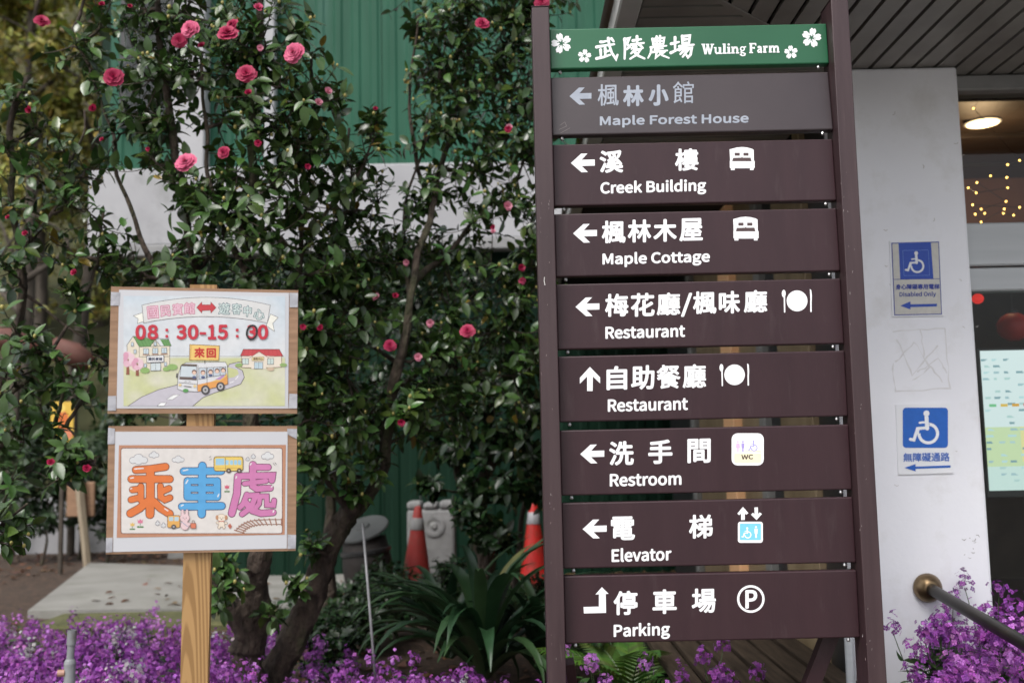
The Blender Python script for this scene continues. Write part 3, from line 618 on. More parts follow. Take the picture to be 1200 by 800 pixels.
def tube_np(acc, pts, rad, n):
    MB.tube(acc, pts, rad, n, cap=False)
def camellia(name, label, base, limbs, clumps, blossoms=(), twigs=13, leaves=9, leaf_len=.072, single=0, group=None, kind='camellia', m='leaf', tw_len=.2, seed=1, cat='tree', flat_to_cam=.25, bark='bark', bud_rate=.35, spread=1.0):
    rnd = random.Random(seed); rg = np.random.default_rng(seed)
    t = thing(name, label, cat, base, group)
    tr = MB(); samples = []
    for pts, r0, r1 in limbs:
        line = smooth_line([Vector(p) for p in pts], 10)
        line = [p + Vector((noise.noise(p * 5), noise.noise(p * 5 + Vector((9, 0, 0))), 0)) * .026 for p in line]
        rad = [r1 + (r0 - r1) * (1 - i / (len(line) - 1)) ** 2.2 for i in range(len(line))]
        tr.tube(line, rad, 16 if r0 > .03 else 7, jit=.42 if r0 > .03 else .2); samples += line
    tr.build('trunk', M[bark], t, smooth=True)
    br = MB(); P, D, N, S = [], [], [], []; bud = MB()
    for (c, rad, dens) in clumps:
        c = Vector(c); best = min(samples, key=lambda p: (p - c).length + (1.5 * max(0, p.z - c.z + .05)))
        mid = (best + c) / 2 + Vector((rnd.uniform(-.05, .05), rnd.uniform(-.05, .05), -.12 * (c - best).length + rnd.uniform(-.03, .03)))
        bl = bez(best, mid, c, 7); bl = [p + Vector((rnd.uniform(-1, 1), rnd.uniform(-1, 1), rnd.uniform(-1, 1))) * .008 for p in bl]; bl[0] = best
        br.tube(bl, [.010 - .0062 * i / 7 for i in range(8)], 5, cap=False)
        for _ in range(max(2, int(twigs * dens))):
            while True:
                o = Vector((rnd.uniform(-1, 1), rnd.uniform(-1, 1), rnd.uniform(-1, 1)))
                if o.length < 1: break
            tip = c + Vector((o.x, o.y * 1.15, o.z)) * rad * spread
            st_ = min(bl[2:], key=lambda p: (p - tip).length + max(0, p.z - tip.z) * 1.2)
            md = (st_ + tip) / 2 + Vector((rnd.uniform(-.02, .02), rnd.uniform(-.02, .02), -.15 * (tip - st_).length))
            tl = bez(st_, md, tip, 5); br.tube(tl, [.0038 - .0022 * i / 5 for i in range(6)], 3, cap=False)
            ax = (tl[-1] - tl[-3]).normalized(); L = (tip - st_).length; a0 = rnd.uniform(0, 6.28)
            nl = rnd.randint(leaves - 3, leaves + 3)
            for k in range(nl):
                f_ = 1 - min(.9, (k / nl) ** 1.3 * min(1, tw_len * 1.6 / max(L, .05))); idx = f_ * 5; i0 = min(4, int(idx)); p = tl[i0].lerp(tl[i0 + 1], idx - i0)
                a = a0 + k * 2.4; s1 = ax.orthogonal().normalized(); s2 = ax.cross(s1); rd = s1 * math.cos(a) + s2 * math.sin(a)
                d = ax * rnd.uniform(.1, .75) + rd * 1.0 + Vector((0, 0, rnd.uniform(-.35, .3)))
                nn = Vector((0, 0, 1)) * rnd.uniform(.4, 1.2) + ax * .5 + Vector((rnd.uniform(-.5, .5), rnd.uniform(-.5, .5) - flat_to_cam, rnd.uniform(-.2, .3)))
                P.append(p + rd * .004); D.append(d); N.append(nn); S.append(leaf_len * rnd.uniform(.5, 1.25))
            if rnd.random() < bud_rate:
                bud.sphere(tip + ax * .008, rnd.uniform(.005, .009), 6, 4, 1.25)
    br.build('branches', M[bark], t, smooth=True, kind='stuff')
    P, D, N, S = np.array([tuple(p) for p in P]), np.array([tuple(p) for p in D]), np.array([tuple(p) for p in N]), np.array(S)
    N[np.abs(N).sum(1) < 1e-4] = (0, 0, 1); n = len(P)
    keep = np.ones(n, bool)
    if single:
        idx = np.argsort(P[:, 1] - S * 3)[:single]; keep[idx] = False; o0 = np.array(base)
        for i in idx:
            d = Vector(D[i]).normalized(); b = Vector(N[i]).cross(d).normalized(); nn = d.cross(b); s = S[i]
            o = bpy.data.objects.new('leaf', LEAF_ME[rnd.choice((0, 0, 1, 1, 2, 2, 3))]); COL.objects.link(o); o.parent = t
            q = P[i] - o0
            o.matrix_local = Matrix(((d.x * s, b.x * s, nn.x * s, q[0]), (d.y * s, b.y * s, nn.y * s, q[1]), (d.z * s, b.z * s, nn.z * s, q[2]), (0, 0, 0, 1)))
    V, F, C = scatter(LEAF_V, LEAF_F, P[keep], D[keep], N[keep], S[keep], leaf_cols(int(keep.sum()), kind))
    np_mesh('foliage', V, F, C, M[m], t)
    if bud.v: bud.build('buds', M['bud'], t, smooth=True, kind='stuff')
    for (u, v, Y, rp, kd) in blossoms:
        Y -= .16; p = at(u, v, Y); o = bpy.data.objects.new('blossom', rnd.choice((HALF if rp <= 7 else BLOS)[kd])); COL.objects.link(o); o.parent = t
        o.location = p - Vector(base); s = rp * Y / FPX * .98; o.scale = (s, s, s)
        o.rotation_euler = Vector((rnd.uniform(-.55, .55), -1, rnd.uniform(-.35, .6))).to_track_quat('Z', 'Y').to_euler()
    return t
def L(*pts): return [at(*p) for p in pts]
def CL(lst):
    return [(at(u, v, Y), r_ * Y / FPX, d) for (u, v, Y, r_, d) in lst]
def gp(u, Y, z=0):                                  # ground point below image column u
    p = at(u, 700, Y); return Vector((p.x, Y, z))

# --- camellia behind the notice boards
A0 = gp(300, 4.55)
camellia('camellia_tree', 'tall camellia with many pink blossoms rising behind the two paper notices', A0,
    [([A0 + Vector((-.02, 0, -.05)), at(290, 770, 4.55), at(283, 730, 4.5), at(250, 690, 4.5), at(228, 650, 4.5), at(205, 560, 4.5), at(215, 450, 4.4), at(225, 330, 4.35), at(213, 200, 4.3), at(190, 80, 4.3), at(180, -20, 4.3)], .075, .014),
     ([at(292, 765, 4.55), at(300, 700, 4.55), at(304, 655, 4.5), at(300, 560, 4.45), at(292, 430, 4.35), at(288, 300, 4.3), at(296, 180, 4.25), at(300, 60, 4.25), at(310, -40, 4.25)], .075, .014),
     (L((297, 480, 4.4), (330, 400, 4.3), (352, 300, 4.3), (345, 180, 4.2), (362, 90, 4.2)), .022, .008),
     (L((222, 380, 4.4), (180, 310, 4.4), (150, 240, 4.4), (120, 120, 4.45), (85, 40, 4.5)), .02, .007),
     (L((290, 330, 4.3), (262, 260, 4.25), (240, 160, 4.2), (235, 60, 4.2)), .018, .007),
     (L((352, 300, 4.3), (385, 240, 4.3), (420, 200, 4.35), (440, 160, 4.4)), .012, .005)],
    CL([(225, 5, 4.2, 45, 1), (265, 25, 4.15, 45, 1.2), (185, 40, 4.3, 42, 1), (310, 45, 4.1, 48, 1.3), (350, 45, 4.15, 30, .7), (170, 90, 4.3, 42, 1), (215, 80, 4.2, 42, 1.1), (275, 85, 4.2, 45, 1.2), (330, 100, 4.1, 48, 1.3), (365, 110, 4.2, 32, .8),
        (185, 135, 4.3, 38, .9), (150, 150, 4.35, 35, .7), (268, 140, 4.25, 32, .8), (310, 160, 4.15, 45, 1.2), (350, 165, 4.1, 38, 1), (180, 185, 4.3, 30, .6), (275, 200, 4.2, 34, .8), (318, 215, 4.1, 42, 1.1), (355, 225, 4.2, 38, .8),
        (215, 215, 4.2, 34, .9), (235, 250, 4.2, 36, .9), (285, 255, 4.2, 40, 1), (325, 275, 4.15, 42, 1), (245, 300, 4.3, 42, .9), (200, 300, 4.35, 42, .8), (160, 310, 4.4, 38, .7), (300, 320, 4.25, 45, .9), (355, 320, 4.2, 40, .9),
        (120, 25, 4.45, 35, .7), (85, 55, 4.5, 26, .5), (110, 75, 4.45, 28, .5), (150, 10, 4.4, 32, .6), (375, 165, 4.25, 22, .5), (395, 120, 4.3, 16, .3), (420, 195, 4.35, 22, .5), (395, 215, 4.3, 28, .6), (440, 175, 4.4, 18, .4), (440, 140, 4.55, 11, .7),
        (365, 370, 4.3, 34, .9), (360, 430, 4.3, 30, .8), (365, 490, 4.35, 34, .7), (230, 500, 4.5, 40, .4), (300, 495, 4.5, 40, .4), (355, 590, 4.5, 14, .3), (258, 690, 4.3, 18, .6), (266, 665, 4.3, 12, .4), (318, 720, 4.4, 10, .3)] + [(u_, v_, y_, 55, 1) for u_, v_, y_ in ((120, -70, 4.5), (190, -60, 4.3), (260, -60, 4.2), (330, -60, 4.2), (150, -150, 4.7), (230, -150, 4.4), (310, -150, 4.4), (270, -120, 4.9), (200, -110, 5.0), (340, -110, 4.9))]),  # last row: unseen crown above the frame, added to shade the bed
    [(49, 25, 4.35, 9, 'deep'), (133, 91, 4.15, 12, 'deep'), (223, 35, 4.0, 12, 'pink'), (210, 48, 4.0, 9, 'deep'), (267, 40, 4.0, 13, 'deep'), (272, 30, 4.02, 9, 'deep'), (345, 63, 3.95, 13, 'pink'), (289, 87, 4.0, 12, 'deep'), (218, 191, 4.0, 13, 'pink'), (291, 110, 4.0, 6, 'deep'),
     (305, 57, 4.0, 5, 'pale'), (237, 55, 4.05, 6, 'deep'), (302, 10, 4.05, 7, 'pink'), (303, 168, 4.0, 6, 'deep'), (262, 179, 4.05, 8, 'deep'), (174, 175, 4.15, 4, 'deep'), (120, 164, 4.2, 4, 'deep'), (109, 127, 4.25, 6, 'deep'), (119, 6, 4.3, 5, 'deep'), (152, 8, 4.25, 4, 'deep'), (384, 108, 4.25, 6, 'pale'), (373, 121, 4.25, 6, 'pale'), (360, 195, 4.1, 5, 'deep'), (355, 383, 4.2, 5, 'deep')],
    twigs=15, leaves=8, leaf_len=.070, single=295, seed=3, spread=1.6)

# --- leaning camellia in the middle
B0 = gp(322, 4.75)
camellia('camellia_tree', 'leaning camellia with thick bare trunk between the notices and the brown sign', B0,
    [([B0 + Vector((-.06, 0, -.05)), at(330, 775, 4.75), at(352, 730, 4.75), at(378, 670, 4.75), at(402, 610, 4.75), at(420, 595, 4.75), at(445, 560, 4.7), at(457, 500, 4.6), at(466, 430, 4.52), at(480, 350, 4.5), at(500, 260, 4.62), at(520, 180, 4.9), at(545, 90, 5.0), at(556, -30, 4.9)], .085, .012),
     (L((402, 612, 4.75), (413, 590, 4.7), (418, 568, 4.7), (420, 556, 4.7)), .045, .036),
     (L((410, 600, 4.7), (385, 560, 4.6), (362, 500, 4.5), (368, 430, 4.45), (380, 340, 4.45), (400, 270, 4.5), (412, 150, 4.55)), .022, .007),
     (L((470, 430, 4.75), (430, 400, 4.65), (400, 360, 4.6), (380, 330, 4.6)), .014, .006),
     (L((462, 460, 4.75), (500, 430, 4.85), (545, 400, 5), (600, 380, 5.1), (632, 330, 5.1)), .016, .006),
     (L((484, 330,4.55), (530, 290, 4.9), (570, 240, 5), (610, 200, 5), (634, 120, 5)), .018, .006),
     (L((505, 240, 4.85), (485, 180, 4.8), (482, 100, 4.8), (490, 20, 4.8)), .016, .006),
     (L((480, 350,4.55), (472, 250, 4.75), (490, 190, 4.8), (520, 60, 4.8)), .012, .006),
     (L((530, 150, 4.9), (570, 100, 4.95), (600, 40, 5), (620, -20, 5)), .016, .006)],
    CL([(545, 10, 4.85, 40, 1.1), (590, 30, 4.9, 45, 1.3), (628, 15, 4.9, 32, 1), (505, 20, 4.8, 28, .7), (535, 60, 4.85, 40, 1.1), (585, 85, 4.95, 45, 1.3), (618, 110, 5, 40, 1.2), (505, 80, 4.8, 26, .7), (545, 120, 4.85, 36, 1), (590, 150, 5, 45, 1.2), (510, 150, 4.8, 28, .7), (622, 180, 5, 36, 1), (555, 190, 4.9, 38, .8),
        (600, 230, 5, 40, .8), (512, 210, 4.8, 24, .5), (560, 250, 4.9, 30, .6), (490, 240, 4.75, 24, .5), (625, 270, 5, 34, .8), (440, 240, 4.6, 28, .6), (400, 265, 4.5, 30, .7), (430, 300, 4.6, 38, .9), (470, 290, 4.7, 32, .8), (520, 300, 4.9, 40, .9), (575, 310, 5, 45, 1.1), (615, 330, 5.05, 40, 1),
        (395, 330, 4.45, 42, 1.2), (365, 350, 4.4, 36, 1.1), (385, 390, 4.4, 42, 1.2), (430, 360, 4.6, 38, .9), (530, 360, 4.9, 42, .9), (590, 375, 5, 45, 1), (625, 400, 5.1, 36, 1), (405, 440, 4.5, 40, 1.1), (375, 460, 4.45, 36, 1), (495, 400, 4.8, 30, .7), (550, 420, 5, 42, .9), (600, 440, 5.1, 42, 1), (430, 480, 4.6, 32, .8),
        (390, 510, 4.5, 36, .8), (510, 450, 4.9, 36, .8), (490, 500, 4.85, 34, .7), (370, 545, 4.5, 26, .6), (520, 410, 4.6, 22, .7), (480, 470, 4.5, 16, .5), (500, 470, 4.5, 20, .5), (540, 480, 4.9, 36, .8), (405, 575, 4.6, 16, .4), (440, 540, 4.6, 18, .4), (370, 640, 4.6, 12, .3), (350, 690, 4.6, 12, .3)] + [(u_, v_, y_, 60, 1) for u_, v_, y_ in ((480, -70, 4.9), (550, -60, 4.8), (620, -60, 5), (500, -150, 5), (580, -150, 4.9), (650, -140, 5.1), (540, -110, 5.4), (610, -110, 5.5), (690, -60, 5.2))]),  # closing entries: unseen upper crown, added to keep sky light off the lower zone
    [(565, 28, 4.7, 9, 'deep'), (635, 3, 4.75, 9, 'deep'), (596, 152, 4.8, 6, 'deep'), (594, 242, 4.8, 7, 'pale'), (440, 128, 4.6, 4, 'deep'), (578, 272, 4.85, 4, 'pale'), (597, 150, 4.9, 5, 'pale'), (548, 388, 4.55, 9, 'deep'), (457, 405, 4.5, 7.5, 'deep'), (490, 419, 4.6, 6, 'pale'), (470, 494, 4.5, 6, 'deep'), (505, 379, 4.7, 6, 'pale'), (442, 349, 4.6, 6, 'pale'), (463, 347, 4.6, 5, 'deep'), (477, 308, 4.7, 5, 'pale'), (610, 313, 4.85, 6, 'deep'), (612, 328, 4.9, 5.5, 'pink'), (375, 384, 4.3, 5, 'deep'), (578, 266, 4.8, 4, 'deep')],
    twigs=23, leaves=8, leaf_len=.066, single=260, seed=5, spread=1.6)

# --- camellia at the left edge
C0 = gp(-60, 4.4)
camellia('camellia_tree', 'sparser camellia with crossing twigs at the left edge of the photo', C0,
    [([C0 + Vector((0, 0, -.05)), at(-40, 650, 4.4), at(-25, 520, 4.35), at(10, 420, 4.3), at(25, 300, 4.3), at(15, 180, 4.3), at(30, 90, 4.3)], .05, .012),
     (L((-15, 480, 4.3), (40, 440, 4.25), (80, 385, 4.25), (105, 330, 4.3), (120, 250, 4.35)), .014, .005),
     (L((25, 300, 4.3), (60, 250, 4.3), (85, 190, 4.35), (100, 130, 4.4)), .012, .005),
     (L((-25, 540, 4.3), (30, 500, 4.2), (75, 500, 4.2), (110, 540, 4.2)), .012, .004),
     (L((-40, 660, 4.3), (-20, 640, 3.9), (10, 610, 3.4), (30, 590, 3.3)), .012, .004),
     (L((0, 330, 4.3), (55, 365, 4.3), (105, 400, 4.3), (140, 430, 4.3)), .010, .004)],
    CL([(20, 120, 4.3, 28, .6), (45, 150, 4.3, 26, .6), (15, 175, 4.25, 28, .7), (75, 175, 4.35, 26, .5), (100, 200, 4.35, 30, .7), (40, 205, 4.25, 28, .6), (15, 240, 4.25, 28, .6), (75, 240, 4.3, 28, .6), (110, 255, 4.3, 32, .8), (35, 280, 4.25, 26, .5), (80, 290, 4.3, 28, .6), (120, 300, 4.35, 28, .7),
        (15, 320, 4.2, 24, .5), (100, 345, 4.3, 24, .6), (80, 345, 4.2, 12, .4), (20, 390, 4.1, 28, .7), (35, 400, 4.05, 16, .5), (75, 430, 4.1, 24, .6), (110, 415, 4.2, 24, .7), (20, 440, 4.15, 30, .6), (50, 470, 4.15, 30, .6), (105, 450, 4.2, 20, .4), (20, 500, 4.2, 32, .6), (60, 520, 4.1, 28, .7), (100, 540, 4.1, 20, .6), (70, 550, 4.1, 22, .6), (15, 560, 4.2, 30, .5), (10, 610, 3.35, 22, .7), (0, 635, 3.3, 18, .5)]),
    [(35, 129, 4.1, 6, 'deep'), (30, 274, 4.1, 5, 'deep'), (88, 320, 4.15, 6, 'deep'), (60, 542, 4.0, 6, 'deep'), (102, 549, 4.0, 6.5, 'deep'), (10, 255, 4.15, 4, 'deep')],
    twigs=12, leaves=7, leaf_len=.07, single=180, seed=8, spread=1.5)

# --- darker camellias further back, in front of the lower green wall
D0 = gp(570, 6.4)
camellia('camellia_tree', 'small dark camellia close to the green wall behind the strappy plant', D0,
    [([D0 + Vector((0, 0, -.05)), at(566, 650, 6.4), at(563, 590, 6.4), at(572, 520, 6.4), at(565, 430, 6.4)], .075, .03),
     (L((563, 600, 6.4), (540, 560, 6.4), (530, 480, 6.4), (520, 400, 6.4)), .045, .012),
     (L((568, 560, 6.4), (590, 520, 6.4), (610, 450, 6.3)), .03, .01)],
    CL([(540, 400, 6.4, 40, 1), (590, 420, 6.3, 40, 1), (520, 460, 6.4, 36, .9), (570, 470, 6.2, 40, 1), (615, 470, 6.2, 36, 1), (590, 520, 6.1, 36, 1), (540, 520, 6.3, 36, .9), (620, 530, 6.2, 30, .9), (510, 520, 6.3, 28, .7), (560, 560, 6.2, 30, .6), (600, 570, 6.1, 30, .8), (505, 570, 6.2, 20, .4), (630, 580, 6.2, 24, .6), (480, 380, 6.5, 36, .9), (450, 440, 6.5, 40, .9), (430, 380, 6.5, 36, .8), (590, 640, 6.1, 22, .4), (575, 620, 6.0, 24, .7), (550, 600, 6.1, 22, .6)]),
    twigs=24, leaves=10, single=0, seed=12, kind='dark', leaf_len=.08)
E0 = gp(388, 6.8)
camellia('camellia_tree', 'slim dark camellia behind the right edge of the notices, against green cladding', E0,
    [([E0 + Vector((0, 0, -.05)), at(385, 640, 6.8), at(392, 540, 6.8), at(400, 420, 6.8), at(392, 320, 6.8), at(398, 250, 6.8)], .05, .012),
     (L((392, 540, 6.8), (350, 470, 6.7), (300, 420, 6.7), (250, 400, 6.7)), .025, .008), (L((398, 440, 6.8), (450, 360, 6.8), (480, 300, 6.8)), .02, .007)],
    CL([(360, 320, 6.7, 36, .9), (410, 330, 6.7, 36, .9), (460, 330, 6.8, 40, .9), (340, 400, 6.7, 40, 1), (400, 400, 6.7, 40, 1), (350, 470, 6.6, 40, 1), (400, 480, 6.7, 36, .9), (440, 500, 6.8, 30, .7), (300, 320, 6.7, 40, .9), (240, 340, 6.7, 40, .8), (180, 330, 6.7, 40, .8), (150, 480, 6.7, 30, .6), (360, 540, 6.7, 24, .5), (500, 340, 6.8, 34, .8), (540, 330, 6.8, 34, .8), (160, 400, 6.7, 36, .6)]),
    twigs=26, leaves=10, single=0, seed=14, kind='dark', leaf_len=.08)
# thin sapling beside the far cone
F0 = gp(604, 6.7)
camellia('sapling', 'thin crooked sapling stem standing just left of the bright cone', F0,
    [([F0 + Vector((0, 0, -.05)), at(604, 670, 6.7), at(608, 630, 6.7), at(612, 600, 6.7), at(618, 565, 6.7), at(616, 520, 6.7)], .028, .016)],
    CL([(622, 535, 6.7, 18, .5), (608, 520, 6.7, 22, .5)]), twigs=8, leaves=7, seed=15, kind='dark')

# --- low dark shrubs on the bed
for i, (u, v, Y, rx, lab) in enumerate(((380, 735, 5.6, 34, 'low dark leafy shrub beside the foot of the leaning trunk'), (425, 710, 6.2, 34, 'low dark shrub in front of the barrel'), (350, 715, 6.4, 26, 'low dark shrub left of the leaning trunk'), (640, 690, 6.2, 24, 'low dark shrub in front of the bright cone'), (455, 690, 6.6, 24, 'low dark shrub between barrel and faded cone'), (500, 692, 7.4, 26, 'low dark shrub hiding the base of the faded cone'), (610, 690, 7.4, 26, 'low dark shrub hiding the base of the bright cone'), (420, 690, 7.2, 26, 'low dark shrub at the foot of the barrel'), (450, 668, 7.3, 24, 'dark shrub overlapping the right side of the barrel'), (524, 668, 7.6, 22, 'dark shrub overlapping the right edge of the carved stone'))):
    b = gp(u, Y)
    camellia('shrub', lab, b, [([b + Vector((0, 0, -.04)), b + Vector((.02, 0, .12)), b + Vector((.05, .02, .22))], .014, .006)],
        [(at(u + du * rx, v + dv * 26, Y + dy), .13, 1) for du, dv, dy in ((-.8, .4, 0), (0, 0, .1), (.8, .3, 0), (-.3, .9, -.1), (.5, 1, -.1), (0, .6, .1))], twigs=12, leaves=10, leaf_len=.06, seed=30 + i, kind='dark', group='low shrubs in the bed', cat='shrub', bud_rate=0)

# --- wooded hillside (blurred olive foliage upper left, dark brush below)
def far_tree(label, u, Y, h, cl, kind, seed, lean=0, name='hillside_tree', size=.15):
    p = at(u, 500, Y); z = hz(p.x, Y) - .1; b = Vector((p.x, Y, z)); top = b + Vector((lean, 0, h))
    limbs = [([b, b.lerp(top, .35) + Vector((.1, 0, 0)), b.lerp(top, .7), top], .16, .04)]
    r_ = random.Random(seed)
    for k in range(5):
        s = b.lerp(top, .3 + .12 * k); limbs.append(([s, s + Vector((r_.uniform(-.8, .8), r_.uniform(-.5, .5), .8)), s + Vector((r_.uniform(-1.8, 1.8), r_.uniform(-.8, .8), 1.9))], .06, .015))
    return camellia(name, label, b, limbs, [(at(a, c, Y + dy), rr * Y / FPX, d) for a, c, dy, rr, d in cl], twigs=26, leaves=9, leaf_len=size, seed=seed, kind=kind, m='leaf_soft', group='trees on the hillside', bark='bark_far', tw_len=.5, bud_rate=0)
rr_ = random.Random(4)
def cloud(u0, u1, v0, v1, n, r_, d=1.0): return [(rr_.uniform(u0, u1), rr_.uniform(v0, v1), rr_.uniform(-1.2, 1.2), r_ * rr_.uniform(.7, 1.2), d) for _ in range(n)]
far_tree('olive yellow hillside tree in the top left corner', 22, 17, 9, cloud(-40, 75, -40, 130, 24, 32), 'olive', 41)
far_tree('yellow green hillside tree just left of the green building', 82, 18, 9, cloud(50, 150, -40, 150, 24, 32), 'olive', 42, lean=.6)
far_tree('blurred olive hillside tree lower down behind the left twigs', 45, 20, 7, cloud(-40, 140, 100, 260, 26, 34), 'olive', 43, lean=-.5)
far_tree('brownish hillside tree behind the left twigs at mid height', 110, 21, 6, cloud(-20, 150, 220, 360, 16, 32, .8), 'olive', 44)
far_tree('green hillside tree low behind the rust brown beam', 20, 15.5, 4, cloud(-40, 130, 420, 540, 16, 26), 'green', 45)
far_tree('dark hillside tree far behind the left notices', 190, 19, 7, cloud(130, 320, 200, 520, 18, 34), 'dark', 46)

for i, (u, Y, lab) in enumerate(((10, 11.6, 'dark bush in front of the low white wall, at the frame edge'), (48, 11.4, 'dark bush in front of the low white wall, left of the stake'), (90, 11.9, 'dark bush in front of the low white wall, behind the stake'), (125, 11.3, 'dark bush in front of the low white wall, beside the notices'))):
    b = gp(u, Y); camellia('bush', lab, b, [([b + Vector((0, 0, -.04)), b + Vector((.03, 0, .25)), b + Vector((0, .05, .6))], .03, .01)],
        [(at(u + du, v_, Y), .24, 1) for du, v_ in ((-16, 590), (14, 585), (0, 560), (-10, 530), (12, 535), (0, 610), (18, 560), (-18, 560))], twigs=11, leaves=9, leaf_len=.10, seed=60 + i, kind='dark' if i % 2 else 'green', m='leaf_soft', group='bushes by the low white wall', cat='bush', bud_rate=0)

# --- strappy plant (each leaf its own mesh)
def strap_leaf(mb_, base, az, length, width, rise, droop, col, n=9):
    d = Vector((math.cos(az), math.sin(az), 0)); sd_ = Vector((-d.y, d.x, 0)); vs_ = []; p = Vector(base); ang = rise
    for i in range(n + 1):
        t = i / n; wd = width * (.55 + .6 * math.sin(math.pi * min(1, t * .8 + .12))) * (1 - t ** 4) + .001
        dirv = d * math.cos(ang) + Vector((0, 0, math.sin(ang))); nrm = d * -math.sin(ang) + Vector((0, 0, math.cos(ang)))
        vs_ += [p - sd_ * wd + nrm * wd * .45, p, p + sd_ * wd + nrm * wd * .45]
        p = p + dirv * (length / n); ang -= droop / n * (.4 + 1.4 * t)
    mb_.add(vs_, [(i * 3 + j, i * 3 + 3 + j, i * 3 + 4 + j, i * 3 + 1 + j) for i in range(n) for j in (0, 1)], col)
def strap_plant(name, label, base, n, length, width, seed, cols):
    r_ = random.Random(seed); t = thing(name, label, 'plant', base)
    for i in range(n):
        a = i * 2.4 + r_.uniform(-.3, .3); k = i / n; mb_ = MB()
        strap_leaf(mb_, Vector(base) + Vector((math.cos(a) * .03, math.sin(a) * .03, .02 + .12 * (1 - k))), a, length * r_.uniform(.7, 1.1), width * r_.uniform(.8, 1.15), R(r_.uniform(62, 88) - 28 * k), R(r_.uniform(55, 130) + 30 * k), r_.choice(cols))
        mb_.build('leaf', M['leaf_strap'], t, smooth=True)
    return t
M['leaf_strap'] = mat('strap_leaf', (1, 1, 1), attr=True, rough=.36, scale=12, attr_var=.2, stretch=(1, 1, .3), trans=.1)
gs = [(.018, .05, .02), (.026, .062, .024), (.014, .038, .017), (.035, .072, .028)]
b = gp(565, 5.0, .08); strap_plant('strappy_plant', 'large strappy dark green plant left of the brown sign', b, 54, .8, .031, 5, gs * 3 + [(.13, .13, .035)])
b = gp(525, 5.6, .05); strap_plant('strappy_plant', 'smaller strappy plant with upright leaves in front of the faded cone', b, 20, .7, .024, 6, gs)
b = gp(635, 5.2, .05); strap_plant('strappy_plant', 'strappy plant partly hidden behind the left sign post', b, 22, .7, .024, 7, gs)

# --- fern-like fronds under the sign
def frond_plant(name, label, base, n, length, seed, col, cat='plant'):
    r_ = random.Random(seed); t = thing(name, label, cat, base)
    for i in range(n):
        a = 2 * math.pi * i / n + r_.uniform(-.3, .3); mb_ = MB(); d = Vector((math.cos(a), math.sin(a), 0)); sd_ = Vector((-d.y, d.x, 0)); p = Vector(base) + Vector((0, 0, .05)); ang = R(r_.uniform(45, 75)); ln = length * r_.uniform(.8, 1.1); pts = []
        K = 22
        for k in range(K + 1):
            dv = d * math.cos(ang) + Vector((0, 0, math.sin(ang))); pts.append((p.copy(), dv)); p = p + dv * (ln / K); ang -= R(85) / K
        mb_.tube([q for q, _ in pts], [.005 - .004 * k / K for k in range(K + 1)], 4, cap=False, col=(.05, .09, .02))
        for k in range(3, K):
            q, dv = pts[k]; wl = ln * .26 * math.sin(math.pi * (k / K) ** .7)
            for s in (-1, 1):
                e = q + (sd_ * s + dv * .8).normalized() * wl - Vector((0, 0, wl * .15)); w_ = dv * .010
                mb_.add([q - w_, q + w_, (q + e) / 2 + w_ * 1.2 + Vector((0, 0, .01)), e, (q + e) / 2 - w_ * 1.2 + Vector((0, 0, .01))], [(0, 1, 2, 4), (4, 2, 3)], tuple(c_ * r_.uniform(.7, 1.3) for c_ in col))
        mb_.build('frond', M['leaf_soft'], t)
    return t
frond_plant('palm_seedling', 'small palm with stiff bright fronds under the left of the parking board', gp(735, 4.7, 0), 9, .62, 3, (.06, .12, .02))
frond_plant('fern', 'soft green fern under the middle of the parking board', gp(860, 4.9, .05), 11, .45, 4, (.05, .085, .03))
frond_plant('fern', 'dark fern right behind the left sign post foot', gp(690, 5.2, .05), 10, .5, 9, (.025, .06, .02))
frond_plant('fern', 'low fern at the end of the timber deck', gp(905, 4.1, .0), 9, .32, 10, (.05, .10, .03))
for i, (u, v, Y, lab) in enumerate(((790, 760, 5.3, 'dark shrub behind the fern under the parking board'), (720, 745, 5.8, 'dark shrub behind the palm fronds under the parking board'), (850, 750, 5.6, 'dark shrub left of the timber deck'))):
    b = gp(u, Y); camellia('shrub', lab, b, [([b + Vector((0, 0, -.04)), b + Vector((.02, 0, .12)), b + Vector((.05, .02, .3))], .014, .006)],
        [(at(u + du, v + dv, Y), .15, 1) for du, dv in ((-35, 10), (0, -10), (35, 5), (-20, 40), (25, 40), (0, 25))], twigs=12, leaves=10, leaf_len=.065, seed=80 + i, kind='dark', group='shrubs under the sign', cat='shrub', bud_rate=0)

